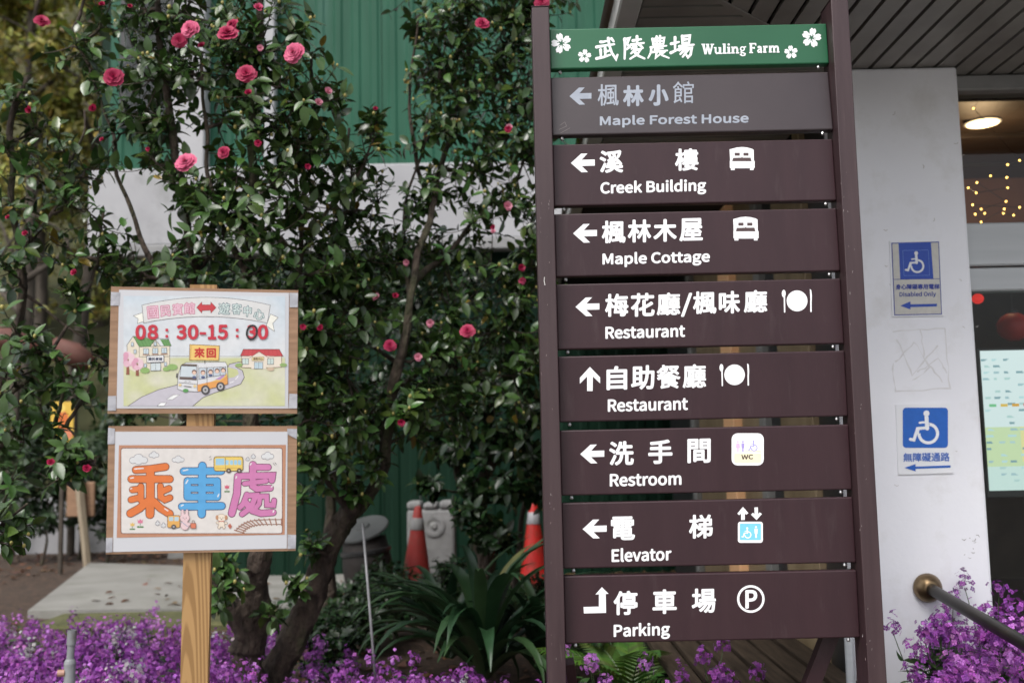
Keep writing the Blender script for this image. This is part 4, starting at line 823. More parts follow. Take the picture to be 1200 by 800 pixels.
# --- purple flowers
def floret_template():
    v, f = [], []
    for k in range(4):
        a = k * math.pi / 2; c, s = math.cos(a), math.sin(a)
        for x, y, z in ((.04, 0, 0), (.32, -.26, .07), (.56, 0, .02), (.32, .26, .07)): v.append((x * c - y * s, x * s + y * c, z))
        f.append((k * 4, k * 4 + 1, k * 4 + 2, k * 4 + 3))
    return np.array(v), np.array(f)
FL_V, FL_F = floret_template()
def flower_geo(plants, rg, white=.05, big=1.0):
    """plants: list of (x, y, z0, height, heads) -> floret arrays, leaf arrays, stems"""
    fp, fn, fs_, fc, lp, ld, ls, stems = [], [], [], [], [], [], [], MB()
    for (x, y, z0, h, heads) in plants:
        wh = rg.random() < white; pal = rg.random()
        base = np.array([.31, .068, .37]) if pal < .5 else (np.array([.44, .15, .50]) if pal < .82 else np.array([.21, .04, .26]))
        if wh: base = np.array([.5, .49, .5])
        for _ in range(heads):
            hx, hy = x + rg.normal(0, .06), y + rg.normal(0, .06); hh = h * rg.uniform(.6, 1.12); c = np.array([hx, hy, z0 + hh]); n = int(rg.integers(12, 30) * big)
            stems.tube([(x, y, z0), ((x + hx) / 2, (y + hy) / 2, z0 + hh * .5), (hx, hy, z0 + hh)], [.003, .0025, .0015], 3, cap=False, col=(.05, .09, .03))
            ph = rg.uniform(0, 2 * math.pi, n); ct = rg.uniform(-.25, 1, n); st2 = np.sqrt(1 - ct ** 2); dv = np.stack([st2 * np.cos(ph), st2 * np.sin(ph), ct], 1)
            fp.append(c + dv * np.array([.030, .030, .055]) * rg.uniform(.45, 1.3, (n, 1))); fn.append(dv + rg.normal(0, .3, (n, 3))); fs_.append(rg.uniform(.0115, .0205, n) * big); fc.append(base * rg.uniform(.65, 1.35, (n, 1)) * (1 + rg.normal(0, .06, (n, 3))))
            for _k in range(8):
                t = rg.uniform(.05, .85); a = rg.uniform(0, 6.28); lp.append((x + (hx - x) * t, y + (hy - y) * t, z0 + hh * t)); ld.append((math.cos(a), math.sin(a), rg.uniform(-.1, .7))); ls.append(rg.uniform(.045, .085))
    fp, fn, fs_, fc = map(np.concatenate, (fp, fn, fs_, fc)); d = np.cross(fn, rg.normal(0, 1, fn.shape))
    V, F, C = scatter(FL_V, FL_F, fp, d, fn, fs_, np.clip(fc, 0, .9))
    lp, ld, ls = np.array(lp), np.array(ld), np.array(ls); nn = np.tile([0, 0, 1.], (len(lp), 1)) + rg.normal(0, .3, lp.shape)
    V2, F2, C2 = scatter(LV2, LF2, lp, ld, nn, ls, leaf_cols(len(lp), 'green'))
    return (V, F, C), (V2, F2, C2), stems
LV2, LF2 = leaf_template(.32, .08, .25, 4)
def flower_obj(name, plants, seed, label=None, white=.05, cat='plant', big=1.12):
    rg = np.random.default_rng(seed); a, b_, stems = flower_geo(plants, rg, white, big)
    base = (plants[0][0], plants[0][1], plants[0][2])
    t = thing(name, label, cat, base)
    np_mesh('florets', *a, M['petal'], t, 'stuff', smooth=False); np_mesh('leaves', *b_, M['leaf_soft'], t, 'stuff'); stems.build('stems', M['leaf_soft'], t, kind='stuff'); return t
pl = []; rgf = np.random.default_rng(77)
for _ in range(4200):
    y = rgf.uniform(3.2, 6.7); u = rgf.uniform(-60, 640); x = (u - 600) / FPX * y
    far = 6.4 if u < 50 else (5.7 if u < 330 else (5.1 if u < 480 else 4.7))
    if y > far + .25 * noise.noise(Vector((x * 2, 0, 5))): continue
    d_ = noise.noise(Vector((x * 1.7, y * 1.7, 1)))
    if d_ < -.06: continue
    if math.hypot(x - A0.x, y - A0.y) < .17 or math.hypot(x - B0.x, y - B0.y) < .2: continue
    if 95 > u > 60 and y < 3.95 and y > 3.4: pass
    if rgf.random() > .46 * (3.9 / y) ** .5: continue
    hgt = rgf.uniform(.17, .35) * (1.0 if u < 330 else .8) * (.9 + .35 * d_)
    if u > 470 and rgf.random() < .5: continue
    pl.append((x, y, 0, hgt, int(rgf.integers(3, 6))))
a_, b_, stm = flower_geo(pl, rgf, .08)
fo = np_mesh('flower_bed', *a_, M['petal'], None, 'stuff', smooth=False); tag(fo, 'mass of small purple flowers with a few white ones along the bed', 'flowers')
lo2 = np_mesh('flower_bed_leaves', *b_, M['leaf_soft'], None, 'stuff'); tag(lo2, 'green leaves under the purple flowers of the bed', 'leaves')
sto = stm.build('flower_bed_stems', M['leaf_soft'], None, kind='stuff'); tag(sto, 'thin green stems carrying the purple flowers of the bed', 'stems')
# single flowering plants under the sign
for i, (u, v, Y, n, lab) in enumerate(((706, 778, 4.2, 2, 'single purple flower head under the left end of the parking board'), (788, 775, 4.0, 3, 'tall purple flower spike under the middle of the parking board'), (815, 773, 4.05, 2, 'purple flower head just right of the tall spike under the sign'), (845, 790, 3.9, 5, 'wide purple flower cluster low under the parking board'), (672, 798, 4.1, 3, 'purple flower head beside the left sign post foot'))):
    p = at(u, v, Y); flower_obj('purple_flower', [(p.x + random.uniform(-.02, .02), Y, 0, p.z * random.uniform(.98, 1.04), n * 2)], 200 + i, lab, 0)
# planter of purple flowers in front of the pillar
pb = at(1130, 760, 3.35)
pt = thing('planter', 'raised stone planter at the pillar foot, mostly below the frame', 'planter', (pb.x, 3.35, 0))
PZ = .30
MB().box((pb.x - .5, 2.95, -.05), (pb.x + 1.0, 3.78, PZ), .02).build('planter_box', M['stone'], pt)
MB().box((pb.x - .46, 2.99, PZ + .002), (pb.x + .96, 3.74, PZ + .02)).build('planter_soil', M['soil'], pt)
for i, (u, v, Y, k, lab) in enumerate(((1095, 725, 3.45, 9, 'purple flower clump in front of the pillar under the brass flange'), (1085, 778, 3.35, 5, 'low purple flower clump at the left end of the planter'), (1150, 745, 3.5, 9, 'purple flower clump right below the sloping handrail'), (1180, 705, 3.62, 11, 'tallest purple flower clump above the handrail at the right edge'), (1130, 790, 3.2, 9, 'front purple flower clump at the bottom edge of the photo'), (1185, 785, 3.3, 9, 'purple flower clump in the bottom right corner'), (1160, 715, 3.66, 6, 'small purple flower clump against the pillar behind the handrail'), (1110, 760, 3.4, 7, 'purple flower clump in the middle of the planter'))):
    p = at(u, v, Y); rg2 = np.random.default_rng(300 + i)
    flower_obj('purple_flower', [(p.x + rg2.normal(0, .06), Y + rg2.normal(0, .04), PZ, max(.12, (p.z - PZ) * rg2.uniform(.6, 1.08)), 4) for _ in range(max(3, int(k * .75)))], 310 + i, lab, 0)

# --- leaf litter on the soil
nl = 5200; xs = RNG.uniform(-7, 2.2, nl); ys = RNG.uniform(3.6, 15, nl)
P = np.stack([xs, ys, np.array([max(gz(a, b), hz(a, b) if b > 13 else -9) for a, b in zip(xs, ys)]) + .012], 1); D = np.stack([RNG.normal(0, 1, nl), RNG.normal(0, 1, nl), RNG.normal(0, .15, nl)], 1)
N = np.tile([0, 0, 1.], (nl, 1)) + RNG.normal(0, .25, (nl, 3)); C = np.array([.13, .065, .035])[None] * RNG.uniform(.4, 1.7, (nl, 1)) * (1 + RNG.normal(0, .12, (nl, 3)))
slab_ = (xs > -3.7) & (xs < -1.15) & (ys > 7.8) & (ys < 9.4); P[slab_, 2] = .07; ok = ~((xs > -4.8) & (xs < -1) & (ys > 7.5) & (ys < 11)) | (slab_ & (RNG.random(nl) < .25))
V, F, C = scatter(LEAF_V, LEAF_F, P[ok], D[ok], N[ok], RNG.uniform(.05, .1, nl)[ok], np.clip(C[ok], .01, .8))
lo3 = np_mesh('leaf_litter', V, F, C, M['leaf_soft'], None, 'stuff'); tag(lo3, 'fallen brown leaves scattered over the soil', 'leaves')

# ================================================================== GARDEN OBJECTS
def cone(name, label, u, v_top, v_base, Y, m, lean=0.0):
    b = at(u, v_base, Y); h = at(u, v_top, Y).z - b.z; t = thing(name, label, 'traffic cone', (b.x, Y, b.z), 'traffic cones by the green wall'); ax = Vector((lean, 0, 1)).normalized()
    MB().box((b.x - .18, Y - .18, b.z), (b.x + .18, Y + .18, b.z + .035), .012, seg=2).build('base', M[m], t)
    r0, r1 = .125, .028; rr = lambda q: r0 + (r1 - r0) * q
    bd = MB().lathe(b + Vector((0, 0, .03)), ax, [(0, r0 + .01), (.02, r0)] + [(h * q, rr(q)) for q in (.2, .5, .8, .97)] + [(h, r1 * .6)], 24).build('cone_body', M[m], t, smooth=True)
    MB().lathe(b + Vector((0, 0, .03)), ax, [(h * .70, rr(.70) + .002), (h * .705, rr(.705) + .004), (h * .845, rr(.845) + .004), (h * .85, rr(.85) + .002)], 24).build('reflective_band', M['cone_band' if m == 'cone' else 'stone'], t, smooth=True)
    return t
cone('traffic_cone', 'bright orange traffic cone with white band, half hidden by the sign post', 627, 590, 683, 8.5, 'cone')
cone('traffic_cone', 'faded orange traffic cone in front of the pale carved stone', 488, 597, 690, 8.2, 'cone_old', .03)
# carved stone
b = at(506, 680, 8.75); sn = thing('carved_stone', 'pale carved stone block with round relief behind the faded cone', 'stone', (b.x, 8.75, 0))
zt_ = at(506, 588, 8.75).z; hw = .205
MB().box((b.x - hw, 8.7, -.05), (b.x + hw, 8.95, zt_ - .06), .025, seg=2).build('block', M['stone'], sn)
for k in range(3): MB().box((b.x - hw + k * .14, 8.69, zt_ - .058), (b.x - hw + .125 + k * .14, 8.94, zt_ + random.uniform(-.01, .01)), .025, seg=2).build('crest', M['stone'], sn)
MB().lathe((b.x + .03, 8.699, zt_ - .2), (0, -1, 0), [(0, .09), (.012, .09), (.012, .06), (.005, .055), (.005, .03), (.02, .02)], 24).build('relief_ring', M['stone'], sn)
# barrel
b = at(437, 672, 7.9); ba = thing('barrel', 'dark squat barrel under a tilted grey tin lid by the green wall', 'barrel', (b.x, 7.9, 0)); ax = Vector((-.12, 0, 1)).normalized()
hb = at(437, 622, 7.9).z
MB().lathe((b.x, 7.9, -.02), ax, [(0, .15), (hb * .3, .185), (hb * .6, .195), (hb * .95, .17)], 24).build('body', M['barrel'], ba, smooth=True)
for q in (.22, .75): MB().lathe(Vector((b.x, 7.9, -.02)) + ax * hb * q, ax, [(0, .19), (.004, .197), (.03, .199), (.034, .192)], 24).build('hoop', M['frame_dark'], ba)
la = Vector((-.24, -.42, 1)).normalized(); MB().lathe(Vector((b.x, 7.9, 0)) + ax * (hb * 1.02), la, [(0, .19), (.006, .205), (.02, .2), (.028, .06), (.045, .05)], 28).build('lid', M['lid'], ba)
# thin pole beside the leaning trunk
p0, p1 = at(425, 613, 4.62), at(438, 772, 4.62); d = (p1 - p0); p2 = p1 + d * (p1.z + .05) / -d.z
o = MB().tube([p0 - p2, Vector((0, 0, 0))], [.0065, .0065], 8); o = o.build('metal_stake', M['tin_pole'], smooth=True); o.location = p2; tag(o, 'thin grey metal stake leaning beside the thick trunk', 'stake')
# irrigation pipe at the front left
b = at(80, 800, 3.55); zt_ = at(84, 738, 3.55).z; zm = at(82, 775, 3.55).z
ip = thing('irrigation_pipe', 'grey plastic standpipe with open top among the purple flowers', 'pipe', (b.x, 3.55, 0))
tx = at(84.5, 738, 3.55).x; bx_ = at(81.5, 790, 3.55).x
MB().lathe((bx_, 3.55, zm), (tx - bx_, 0, zt_ - zm), [(0, .0125), (zt_ - zm - .05, .0125), (zt_ - zm - .049, .0155), (zt_ - zm, .0155), (zt_ - zm, .011), (zt_ - zm - .03, .011)], 18).build('upper_pipe', M['pipe'], ip)
MB().lathe((bx_, 3.55, -.05), (0, 0, 1), [(0, .019), (zm + .03, .019), (zm + .045, .02), (zm + .055, .017), (zm + .06, .013)], 18).build('lower_pipe', M['pipe'], ip)
MB().tube([(bx_ - .012, 3.54, zm - .035), (bx_ - .035, 3.535, zm - .035)], .012, 12).build('valve', M['tap'], ip)
# small things in the left background
b = at(104, 652, 11); t0 = at(92, 560, 11)
sk = thing('stake_board', 'pale leaning wooden stake carrying a plain brown board, left background', 'stake', (b.x, 11, 0))
MB().tube([b + Vector((0, 0, -.2)), t0], [.045, .05], 6).build('stake', M['stake'], sk)
q0, q1 = at(78, 565, 11.06), at(110, 605, 11.06); MB().box((q0.x, 11.06, q1.z), (q1.x, 11.1, q0.z), .01).build('board', M['ply'], sk)
p = at(73, 493, 10.4); ys_ = thing('garden_sign', 'small yellow and orange sign on a post behind the left camellia', 'sign', (p.x, 10.4, 0))
q0, q1 = at(60, 471, 10.4), at(86, 517, 10.4); MB().box((p.x - .02, 10.41, -.05), (p.x + .02, 10.45, q1.z + .1), .004).build('post', M['bark_far'], ys_)
MB().box((q0.x, 10.39, q1.z), (q1.x, 10.405, q0.z), .004).build('panel', mat('yellow_panel', (.62, .40, .05), (.66, .44, .07), rough=.5), ys_)
ik = Ink(lambda u, v: at(u, v, 10.389), (0, -1, 0), .002); ik.ell((74, 495), 7, 14, (.6, .15, .03)); ik.ell((72, 478), 5, 5, (.75, .55, .12)); ik.ell((80, 508), 5, 6, (.6, .2, .1)); ik.build('print', ys_)
bm_ = thing('timber_beam', 'rust brown timber rail on posts across the left background', 'rail', at(60, 640, 12.4))
for k, (a, c) in enumerate((((-25, 390, 12.4), (46, 411, 12.4)), ((64, 408, 12.3), (108, 427, 12.3)))):
    p, q = at(*a), at(*c); MB().tube([p, p.lerp(q, .5) + Vector((0, 0, .03)), q], [.14, .15, .10], 10, jit=.2).build('log', M['rust'], bm_, smooth=True)
for u in (20, 88): p = at(u, 415, 12.4); MB().tube([(p.x, 12.4, -.1), (p.x, 12.4, p.z)], .05, 8).build('post', M['bark_far'], bm_)
p, q = at(-40, 583, 12.7), at(150, 630, 12.7)
o = MB().box((-1.1, -.09, -.1), (1.1, .09, p.z - .0), .02).build('low_wall', M['white_band']); o.location = ((p.x + q.x) / 2, 12.7, -.02); tag(o, 'low white garden wall behind dark bushes, left background', 'wall')
# fallen log at the far edge of the soil
# ================================================================== BROWN DIRECTION SIGN
YS = 2.9
PQ = [((642, 35), (970, 26), (642, 83), (970, 73)), ((644, 90), (972, 82), (646, 160), (975, 153)), ((646, 170), (977, 161), (648, 243), (980, 234)), ((649, 252), (982, 242), (651, 325), (986, 317)),
      ((651, 334), (988, 325), (653, 410), (992, 402)), ((653, 418), (993, 410), (655, 495), (996, 487)), ((655, 505), (997, 496), (658, 582), (1000, 572)), ((657, 590), (1000, 581), (659, 668), (1003, 657)), ((660, 676), (1003, 666), (662, 755), (1006, 746))]
W3 = [[at(u, v, YS) for u, v in q] for q in PQ]
SXL = sum(q[0].x + q[2].x for q in W3) / 18; SXR = sum(q[1].x + q[3].x for q in W3) / 18
sg = thing('direction_sign', 'tall brown two-post direction sign with a green top board and eight boards', 'direction sign', ((SXL + SXR) / 2, YS, 0))
pw = .052
zl, zr = at(631, 16, YS).z, at(977, 7, YS).z
for x0, zt_ in ((SXL - pw + .001, zl), (SXR - .001, zr)):
    po = MB().box((x0, YS - .045, -.05), (x0 + pw, YS + .055, zt_), .003, seg=2).build('post', M['brown_post'], sg)
    MB().box((x0 - .001, YS - .046, zt_ + .0005), (x0 + pw + .001, YS + .056, zt_ + .004), .001).build('cap', M['brown'], po)
MB().tube([(SXR - .005, YS + .085, .80), (SXR - .36, YS + .16, -.05)], .03, 4).build('brace', M['brown'], sg)
MB().tube([(SXL + .015, YS + .05, .62), (SXL + .1, YS + .45, -.05)], .02, 4).build('brace', M['brown'], sg)
panels = []
labels = ['green heading board with white blossoms', 'faded board greyed by sky sheen in its colour, topmost of the brown ones', None, None, None, None, None, None, None]
for i, q in enumerate(W3):
    z1 = (q[0].z + q[1].z) / 2; z0 = (q[2].z + q[3].z) / 2; tilt = {0: 2.0, 1: 5.5, 2: 2.2, 3: 1.2}.get(i, .5 * math.sin(i * 2.1))
    ctr = Vector(((SXL + SXR) / 2, YS, (z0 + z1) / 2)); mt = Matrix.Translation(ctr) @ Matrix.Rotation(R(-tilt), 4, 'X')
    hw, hh = (SXR - SXL) / 2 - .002, (z1 - z0) / 2
    o = MB().box((-hw, 0, -hh), (hw, .03, hh), .004, mt, seg=2).build('board', M['green_sign'] if i == 0 else (M['brown_faded_sheen'] if i == 1 else M['brown']), sg, label=labels[i])
    n = (mt.to_3x3() @ Vector((0, -1, 0))).normalized(); panels.append((o, ctr, n))
    for sx in (-1, 1):
        bo = MB().lathe(mt @ Vector((sx * (hw - .03), .012, -hh - .012)), (0, 0, 1), [(0, .004), (.004, .006), (.011, .004)], 8).build('bolt', M['screw'], o)
def board_ink(i, base=.0005): o, c, n = panels[i]; return Ink(lambda u, v: on_plane(u, v, c, n), n, base)
WV = (.9, .9, .92); BR = (.065, .037, .038)
def zz(ox, oy, s): return lambda x, y: (ox + x / s, oy + y / s)
def lettering(i, zf, chars, eng, m=None):
    o = panels[i][0]
    for ch, x0, y0, x1, y1, bold in chars:
        ik = board_ink(i); a, b = zf(x0, y0), zf(x1, y1); ik.text(ch, a[0], a[1], b[0], b[1], WV, bold, skew=.55); ik.build('chinese_character', o, m or M['vinyl'])
    ik = board_ink(i); tx_, x0, y0, x1, y1, sk_, bold = eng; a, b = zf(x0, y0), zf(x1, y1); s = zf(1, 0)[0] - zf(0, 0)[0]
    ik.text(tx_, a[0], a[1], b[0], b[1], WV, bold, skew=sk_ * s); ik.build('english_lettering', o, m or M['vinyl'])
def arrow(i, pts, m=None):
    ik = board_ink(i); ik.poly(pts, WV); ik.build('arrow', panels[i][0], m or M['vinyl'])
LA = [(0, 0), (60, -55), (97, -56), (63, -19), (140, -21), (140, 15), (63, 17), (100, 53), (62, 54)]
def larrow(i, zf, tx_, ty_, k=1, m=None): arrow(i, [zf(tx_ + a * k, ty_ + b * k) for a, b in LA], m)
# green heading
for (cx, cy, r_, a0) in ((658, 51, 12.5, -.3), (685, 66, 8.3, .1), (951, 44.5, 12, .2), (927, 61.5, 8.3, -.1)):
    ik = board_ink(0)
    for k in range(5):
        a = a0 + k * 2 * math.pi / 5 - math.pi / 2; c, s = math.cos(a), math.sin(a)
        pts = [(.12, 0), (.34, -.24), (.72, -.33), (.97, -.16), (.86, 0), (.97, .16), (.72, .33), (.34, .24)]
        ik.poly([(cx + r_ * (x * c - y * s), cy + r_ * (x * s + y * c)) for x, y in pts], WV)
    for k in range(5):
        a = a0 + k * 2 * math.pi / 5 - math.pi / 2 + .2; ik.stroke([(cx + r_ * .12 * math.cos(a), cy + r_ * .12 * math.sin(a)), (cx + r_ * .42 * math.cos(a), cy + r_ * .42 * math.sin(a))], r_ * .06, (.012, .115, .05))
    ik.build('blossom_emblem', panels[0][0])
BRUSH = {
 0: [[(22, 20), (34, 20), (48, 16)], [(4, 42), (40, 36), (82, 30)], [(42, 48), (43, 66), (42, 82)], [(42, 62), (60, 58)], [(22, 54), (23, 70), (23, 86)], [(4, 92), (34, 86), (64, 76)], [(56, 4), (60, 34), (72, 68), (90, 94), (97, 76)], [(70, 6), (80, 18)]],
 1: [[(10, 14), (32, 8), (22, 32), (33, 46), (20, 56)], [(12, 10), (13, 50), (11, 97)], [(48, 18), (84, 12)], [(66, 0), (67, 32)], [(40, 36), (96, 28)], [(58, 38), (42, 54)], [(74, 34), (84, 42), (92, 50)], [(62, 46), (54, 60), (40, 74)], [(58, 60), (84, 54), (66, 78), (36, 97)], [(54, 66), (72, 84), (99, 96)]],
 2: [[(22, 12), (26, 38)], [(22, 14), (78, 8), (74, 36)], [(42, 2), (43, 34)], [(58, 0), (57, 34)], [(26, 25), (74, 22)], [(26, 38), (74, 34)], [(14, 50), (88, 43)], [(18, 50), (14, 75), (2, 97)], [(34, 59), (72, 54)], [(22, 71), (92, 64)], [(42, 72), (38, 96), (56, 82)], [(78, 70), (62, 82)], [(54, 68), (70, 86), (99, 97)]],
 3: [[(4, 38), (36, 30)], [(20, 10), (20, 70)], [(2, 78), (38, 60)], [(50, 4), (51, 38)], [(50, 6), (82, 2), (79, 34)], [(51, 20), (79, 17)], [(52, 36), (79, 33)], [(38, 50), (98, 42)], [(54, 50), (38, 68)], [(50, 62), (90, 56), (85, 86), (74, 98), (66, 86)], [(62, 62), (42, 84)], [(77, 60), (52, 96)]]}
for k, (x0, y0, x1, y1) in enumerate(((698, 44, 724.5, 71), (729, 43, 755.5, 70), (759, 42.5, 784, 69), (785.5, 41.5, 813.5, 68))):
    ik = board_ink(0)
    for st_ in BRUSH[k]:
        pts = [(x0 + (x1 - x0) * a / 100, y0 + (y1 - y0) * b / 100) for a, b in st_]; n = len(pts)
        if n == 2: pts = [pts[0], ((pts[0][0] + pts[1][0]) / 2, (pts[0][1] + pts[1][1]) / 2), pts[1]]; n = 3
        wds = [3.5 if i == 0 else (2.3 if i == n - 1 else 2.9) for i in range(n)]; wd = 1.0 if k != 2 else .82
        ik.stroke(pts, [w_ * wd for w_ in wds], WV)
    ik.build('chinese_character', panels[0][0], M['vinyl'])
ik = board_ink(0)                                    # heavy serif roman lettering
def serif(txt, x0, y0, x1, skew, capw):
    adv = {'W': 1.5, 'u': 1.05, 'l': .55, 'i': .55, 'n': 1.05, 'g': .92, 'F': 1.0, 'a': .9, 'r': .78, 'm': 1.55}; tot = sum(adv[c] for c in txt); k = (x1 - x0) / tot; x = x0
    H = 11.5; xh = 7.6
    for c in txt:
        w_ = adv[c] * k; bx, by = x, y0 - skew * (x - x0) / (x1 - x0); p = lambda a, b: (bx + a * w_, by + H - b)
        T, t_ = 2.7, 1.6
        def sf(a, b, hw=.2): ik.stroke([(bx + a * w_ - hw * k, by + H - b), (bx + a * w_ + hw * k, by + H - b)], 1.35, WV, caps=False)
        def S(pts, wd): ik.stroke([p(*q) for q in pts], max(wd, wd * 1.2 if wd < 2.2 else wd), WV, caps=False)
        if c == 'W': S([(.12, H), (.32, 0)], T); S([(.32, 0), (.5, H)], t_); S([(.46, H), (.68, 0)], T); S([(.68, 0), (.88, H)], t_); sf(.12, H, .24); sf(.48, H, .2); sf(.88, H, .22)
        if c == 'u': S([(.22, xh), (.22, 2.2), (.36, .6), (.56, .9), (.72, 2.2)], 1.7); S([(.74, xh), (.74, 0)], T); sf(.16, xh - .4, .16); sf(.68, xh - .4, .14); sf(.82, .5, .16)
        if c == 'l': S([(.5, H), (.5, 0)], T); sf(.42, H - .4, .18); sf(.5, .5, .26)
        if c == 'i': S([(.5, xh), (.5, 0)], T); sf(.42, xh - .4, .18); sf(.5, .5, .26); ik.ell(p(.48, H - 1), 1.35, 1.35, WV, 10)
        if c == 'n': S([(.24, xh), (.24, 0)], T); S([(.26, xh - 2), (.46, xh - .6), (.66, xh - .8), (.76, xh - 2.6), (.76, 0)], 1.8); sf(.16, xh - .4, .14); sf(.24, .5, .22); sf(.78, .5, .22)
        if c == 'g': ik.ring(p(.42, xh - 2.5), 2.2, 1.4, WV, 14); S([(.3, 2.4), (.22, 1.2), (.5, .4), (.8, -.6), (.74, -2.4), (.4, -2.9), (.16, -1.8), (.3, -.3)], 1.2); S([(.62, xh - .8), (.92, xh)], 1.2)
        if c == 'F': S([(.24, H), (.24, 0)], T); S([(.24, H - .6), (.92, H - .6)], 1.3); S([(.24, 6), (.72, 6)], 1.2); sf(.2, H - .5, .2); sf(.26, .5, .26); S([(.9, H), (.9, H - 2.8)], 1.1); S([(.7, 7.2), (.7, 4.8)], 1)
        if c == 'a': S([(.2, xh - 1.6), (.42, xh - .4), (.64, xh - 1), (.68, xh - 2.6), (.68, 1.2), (.86, .4)], 1.8); S([(.66, 4.4), (.36, 3.8), (.22, 2.2), (.34, .7), (.56, 1), (.68, 2.2)], 1.4)
        if c == 'r': S([(.32, xh), (.32, 0)], T); S([(.34, xh - 2.2), (.54, xh - .7), (.84, xh - .9)], 1.9); sf(.2, xh - .4, .14); sf(.34, .5, .24)
        if c == 'm':
            S([(.16, xh), (.16, 0)], T); S([(.18, xh - 2), (.32, xh - .6), (.46, xh - .8), (.51, xh - 2.6), (.51, 0)], 1.8); S([(.53, xh - 2), (.66, xh - .6), (.8, xh - .8), (.85, xh - 2.6), (.85, 0)], 1.8); sf(.12, xh - .4, .14); sf(.17, .5, .22); sf(.51, .5, .2); sf(.86, .5, .2)
        x += w_
serif('Wuling', 822.5, 52.3, 875, 1.4, 1); serif('Farm', 878, 51, 913.5, 1.0, 1)
ik.build('english_lettering', panels[0][0], M['vinyl'])
# brown boards
z5a, z5b, z4, z46, z46b = zz(660, 80, 5), zz(660, 240, 5), zz(660, 400, 4), zz(660, 500, 4.6154), zz(660, 660, 4.6154)
VD = M['vinyl_dull']
larrow(1, z5a, 37, 165, .92, VD)
lettering(1, z5a, [('楓', 202, 95, 325, 222, .25), ('林', 350, 102, 472, 225, 1.0), ('小', 500, 97, 618, 222, 1.15), ('館', 643, 80, 765, 208, .12)], ('Maple Forest House', 215, 279, 1087, 351, 17, .5), VD)
larrow(2, z5a, 45, 556)
lettering(2, z5a, [('溪', 213, 482, 352, 615, .85), ('樓', 655, 472, 793, 602, .8)], ('Creek Building', 218, 664, 838, 756, 17, .6))
larrow(3, z5b, 58, 168)
lettering(3, z5b, [('楓', 226, 94, 366, 226, .75), ('林', 378, 88, 516, 222, .85), ('木', 528, 85, 666, 218, .9), ('屋', 680, 80, 818, 215, .85)], ('Maple Cottage', 230, 281, 860, 370, 16, .6))
larrow(4, z5b, 72, 598)
lettering(4, z5b, [('梅', 245, 522, 382, 656, .8), ('花', 396, 518, 536, 656, .85), ('廳', 548, 515, 686, 648, .65), ('/', 690, 518, 756, 656, .9), ('楓', 760, 508, 898, 640, .75), ('味', 912, 506, 1036, 638, .85), ('廳', 1058, 500, 1196, 632, .65)], ('Restaurant', 247, 714, 715, 786, 12, .6))
arrow(5, [z4(*p) for p in ((125, 119), (173, 168), (173, 196), (139, 164), (138, 232), (112, 232), (112, 164), (78, 198), (78, 170))])
lettering(5, z4, [('自', 203, 116, 300, 228, .9), ('助', 318, 112, 428, 226, .85), ('餐', 438, 110, 550, 222, .7), ('廳', 560, 107, 670, 219, .65)], ('Restaurant', 209, 271, 585, 330, 9, .6))
larrow(6, z46, 92, 147, .93)
lettering(6, z46, [('洗', 248, 78, 382, 209, .85), ('手', 460, 70, 591, 201, .9), ('間', 672, 65, 798, 196, .85)], ('Restroom', 252, 254, 640, 323, 9, .6))
larrow(7, z46, 105, 552, .93)
lettering(7, z46, [('電', 258, 485, 388, 613, .75), ('梯', 680, 475, 809, 604, .8)], ('Elevator', 262, 656, 586, 731, 9, .6))
arrow(8, [z46b(*p) for p in ((110, 234), (193, 232), (193, 166), (174, 167), (209, 127), (246, 163), (230, 164), (232, 266), (112, 269))])
lettering(8, z46b, [('停', 272, 148, 402, 279, .85), ('車', 483, 140, 614, 273, .85), ('場', 695, 135, 826, 268, .8)], ('Parking', 273, 325, 578, 417, 10, .6))
# pictograms
for i, zf, (x0, y0, x1, y1) in ((2, z5a, (972, 462, 1122, 597)), (3, z5b, (993, 70, 1145, 209))):
    ik = board_ink(i); q = lambda a, b: zf(x0 + (x1 - x0) * a, y0 + (y1 - y0) * b)
    ik.poly([q(*p) for p in ((.02, .10), (.1, .08), (.3, .02), (.5, 0), (.7, .02), (.9, .08), (.96, .12), (.97, .58), (1, .62), (1, .9), (.96, .92), (.96, 1), (.82, 1), (.82, .92), (.22, .92), (.22, 1), (.07, 1), (.07, .92), (.03, .9), (.03, .62), (.04, .58))], WV)
    for a0, a1 in ((.22, .42), (.56, .76)): ik.poly([q(a0, .25), q(a1, .25), q(a1, .38), q(a0, .38)], BR)
    ik.poly([q(.16, .47), q(.48, .46), q(.5, .42), (q(.53, .46)), q(.84, .46), q(.88, .62), q(.12, .62)], BR)
    ik.build('bed_pictogram', panels[i][0])
for i, (x0, y0, x1, y1) in ((4, (916, 339, 951.5, 366)), (5, (843, 426, 878, 452))):
    ik = board_ink(i); q = lambda a, b: (x0 + (x1 - x0) * a, y0 + (y1 - y0) * b + (.5 - a) * .8)
    cx, cy = q(.51, .5); r_ = (x1 - x0) * .345
    ik.ell((cx, cy), r_, r_, WV, 28); ik.ring((cx, cy), r_ * .72, .35, (.35, .3, .32)); ik.ell(q(.07, .17), 2.3, 4.4, WV, 14); ik.stroke([q(.09, .3), q(.1, .97)], 1.6, WV)
    ik.poly([q(.93, 0), q(.98, .05), q(1, .3), q(.99, .6), q(.955, .62)], WV); ik.stroke([q(.965, .5), q(.97, .97)], 1.7, WV); ik.build('dining_pictogram', panels[i][0])
ik = board_ink(6); a, b = z46(911, 34), z46(1085, 208); ik.rrect(a[0], a[1], b[0], b[1], 7, (.9, .9, .92))
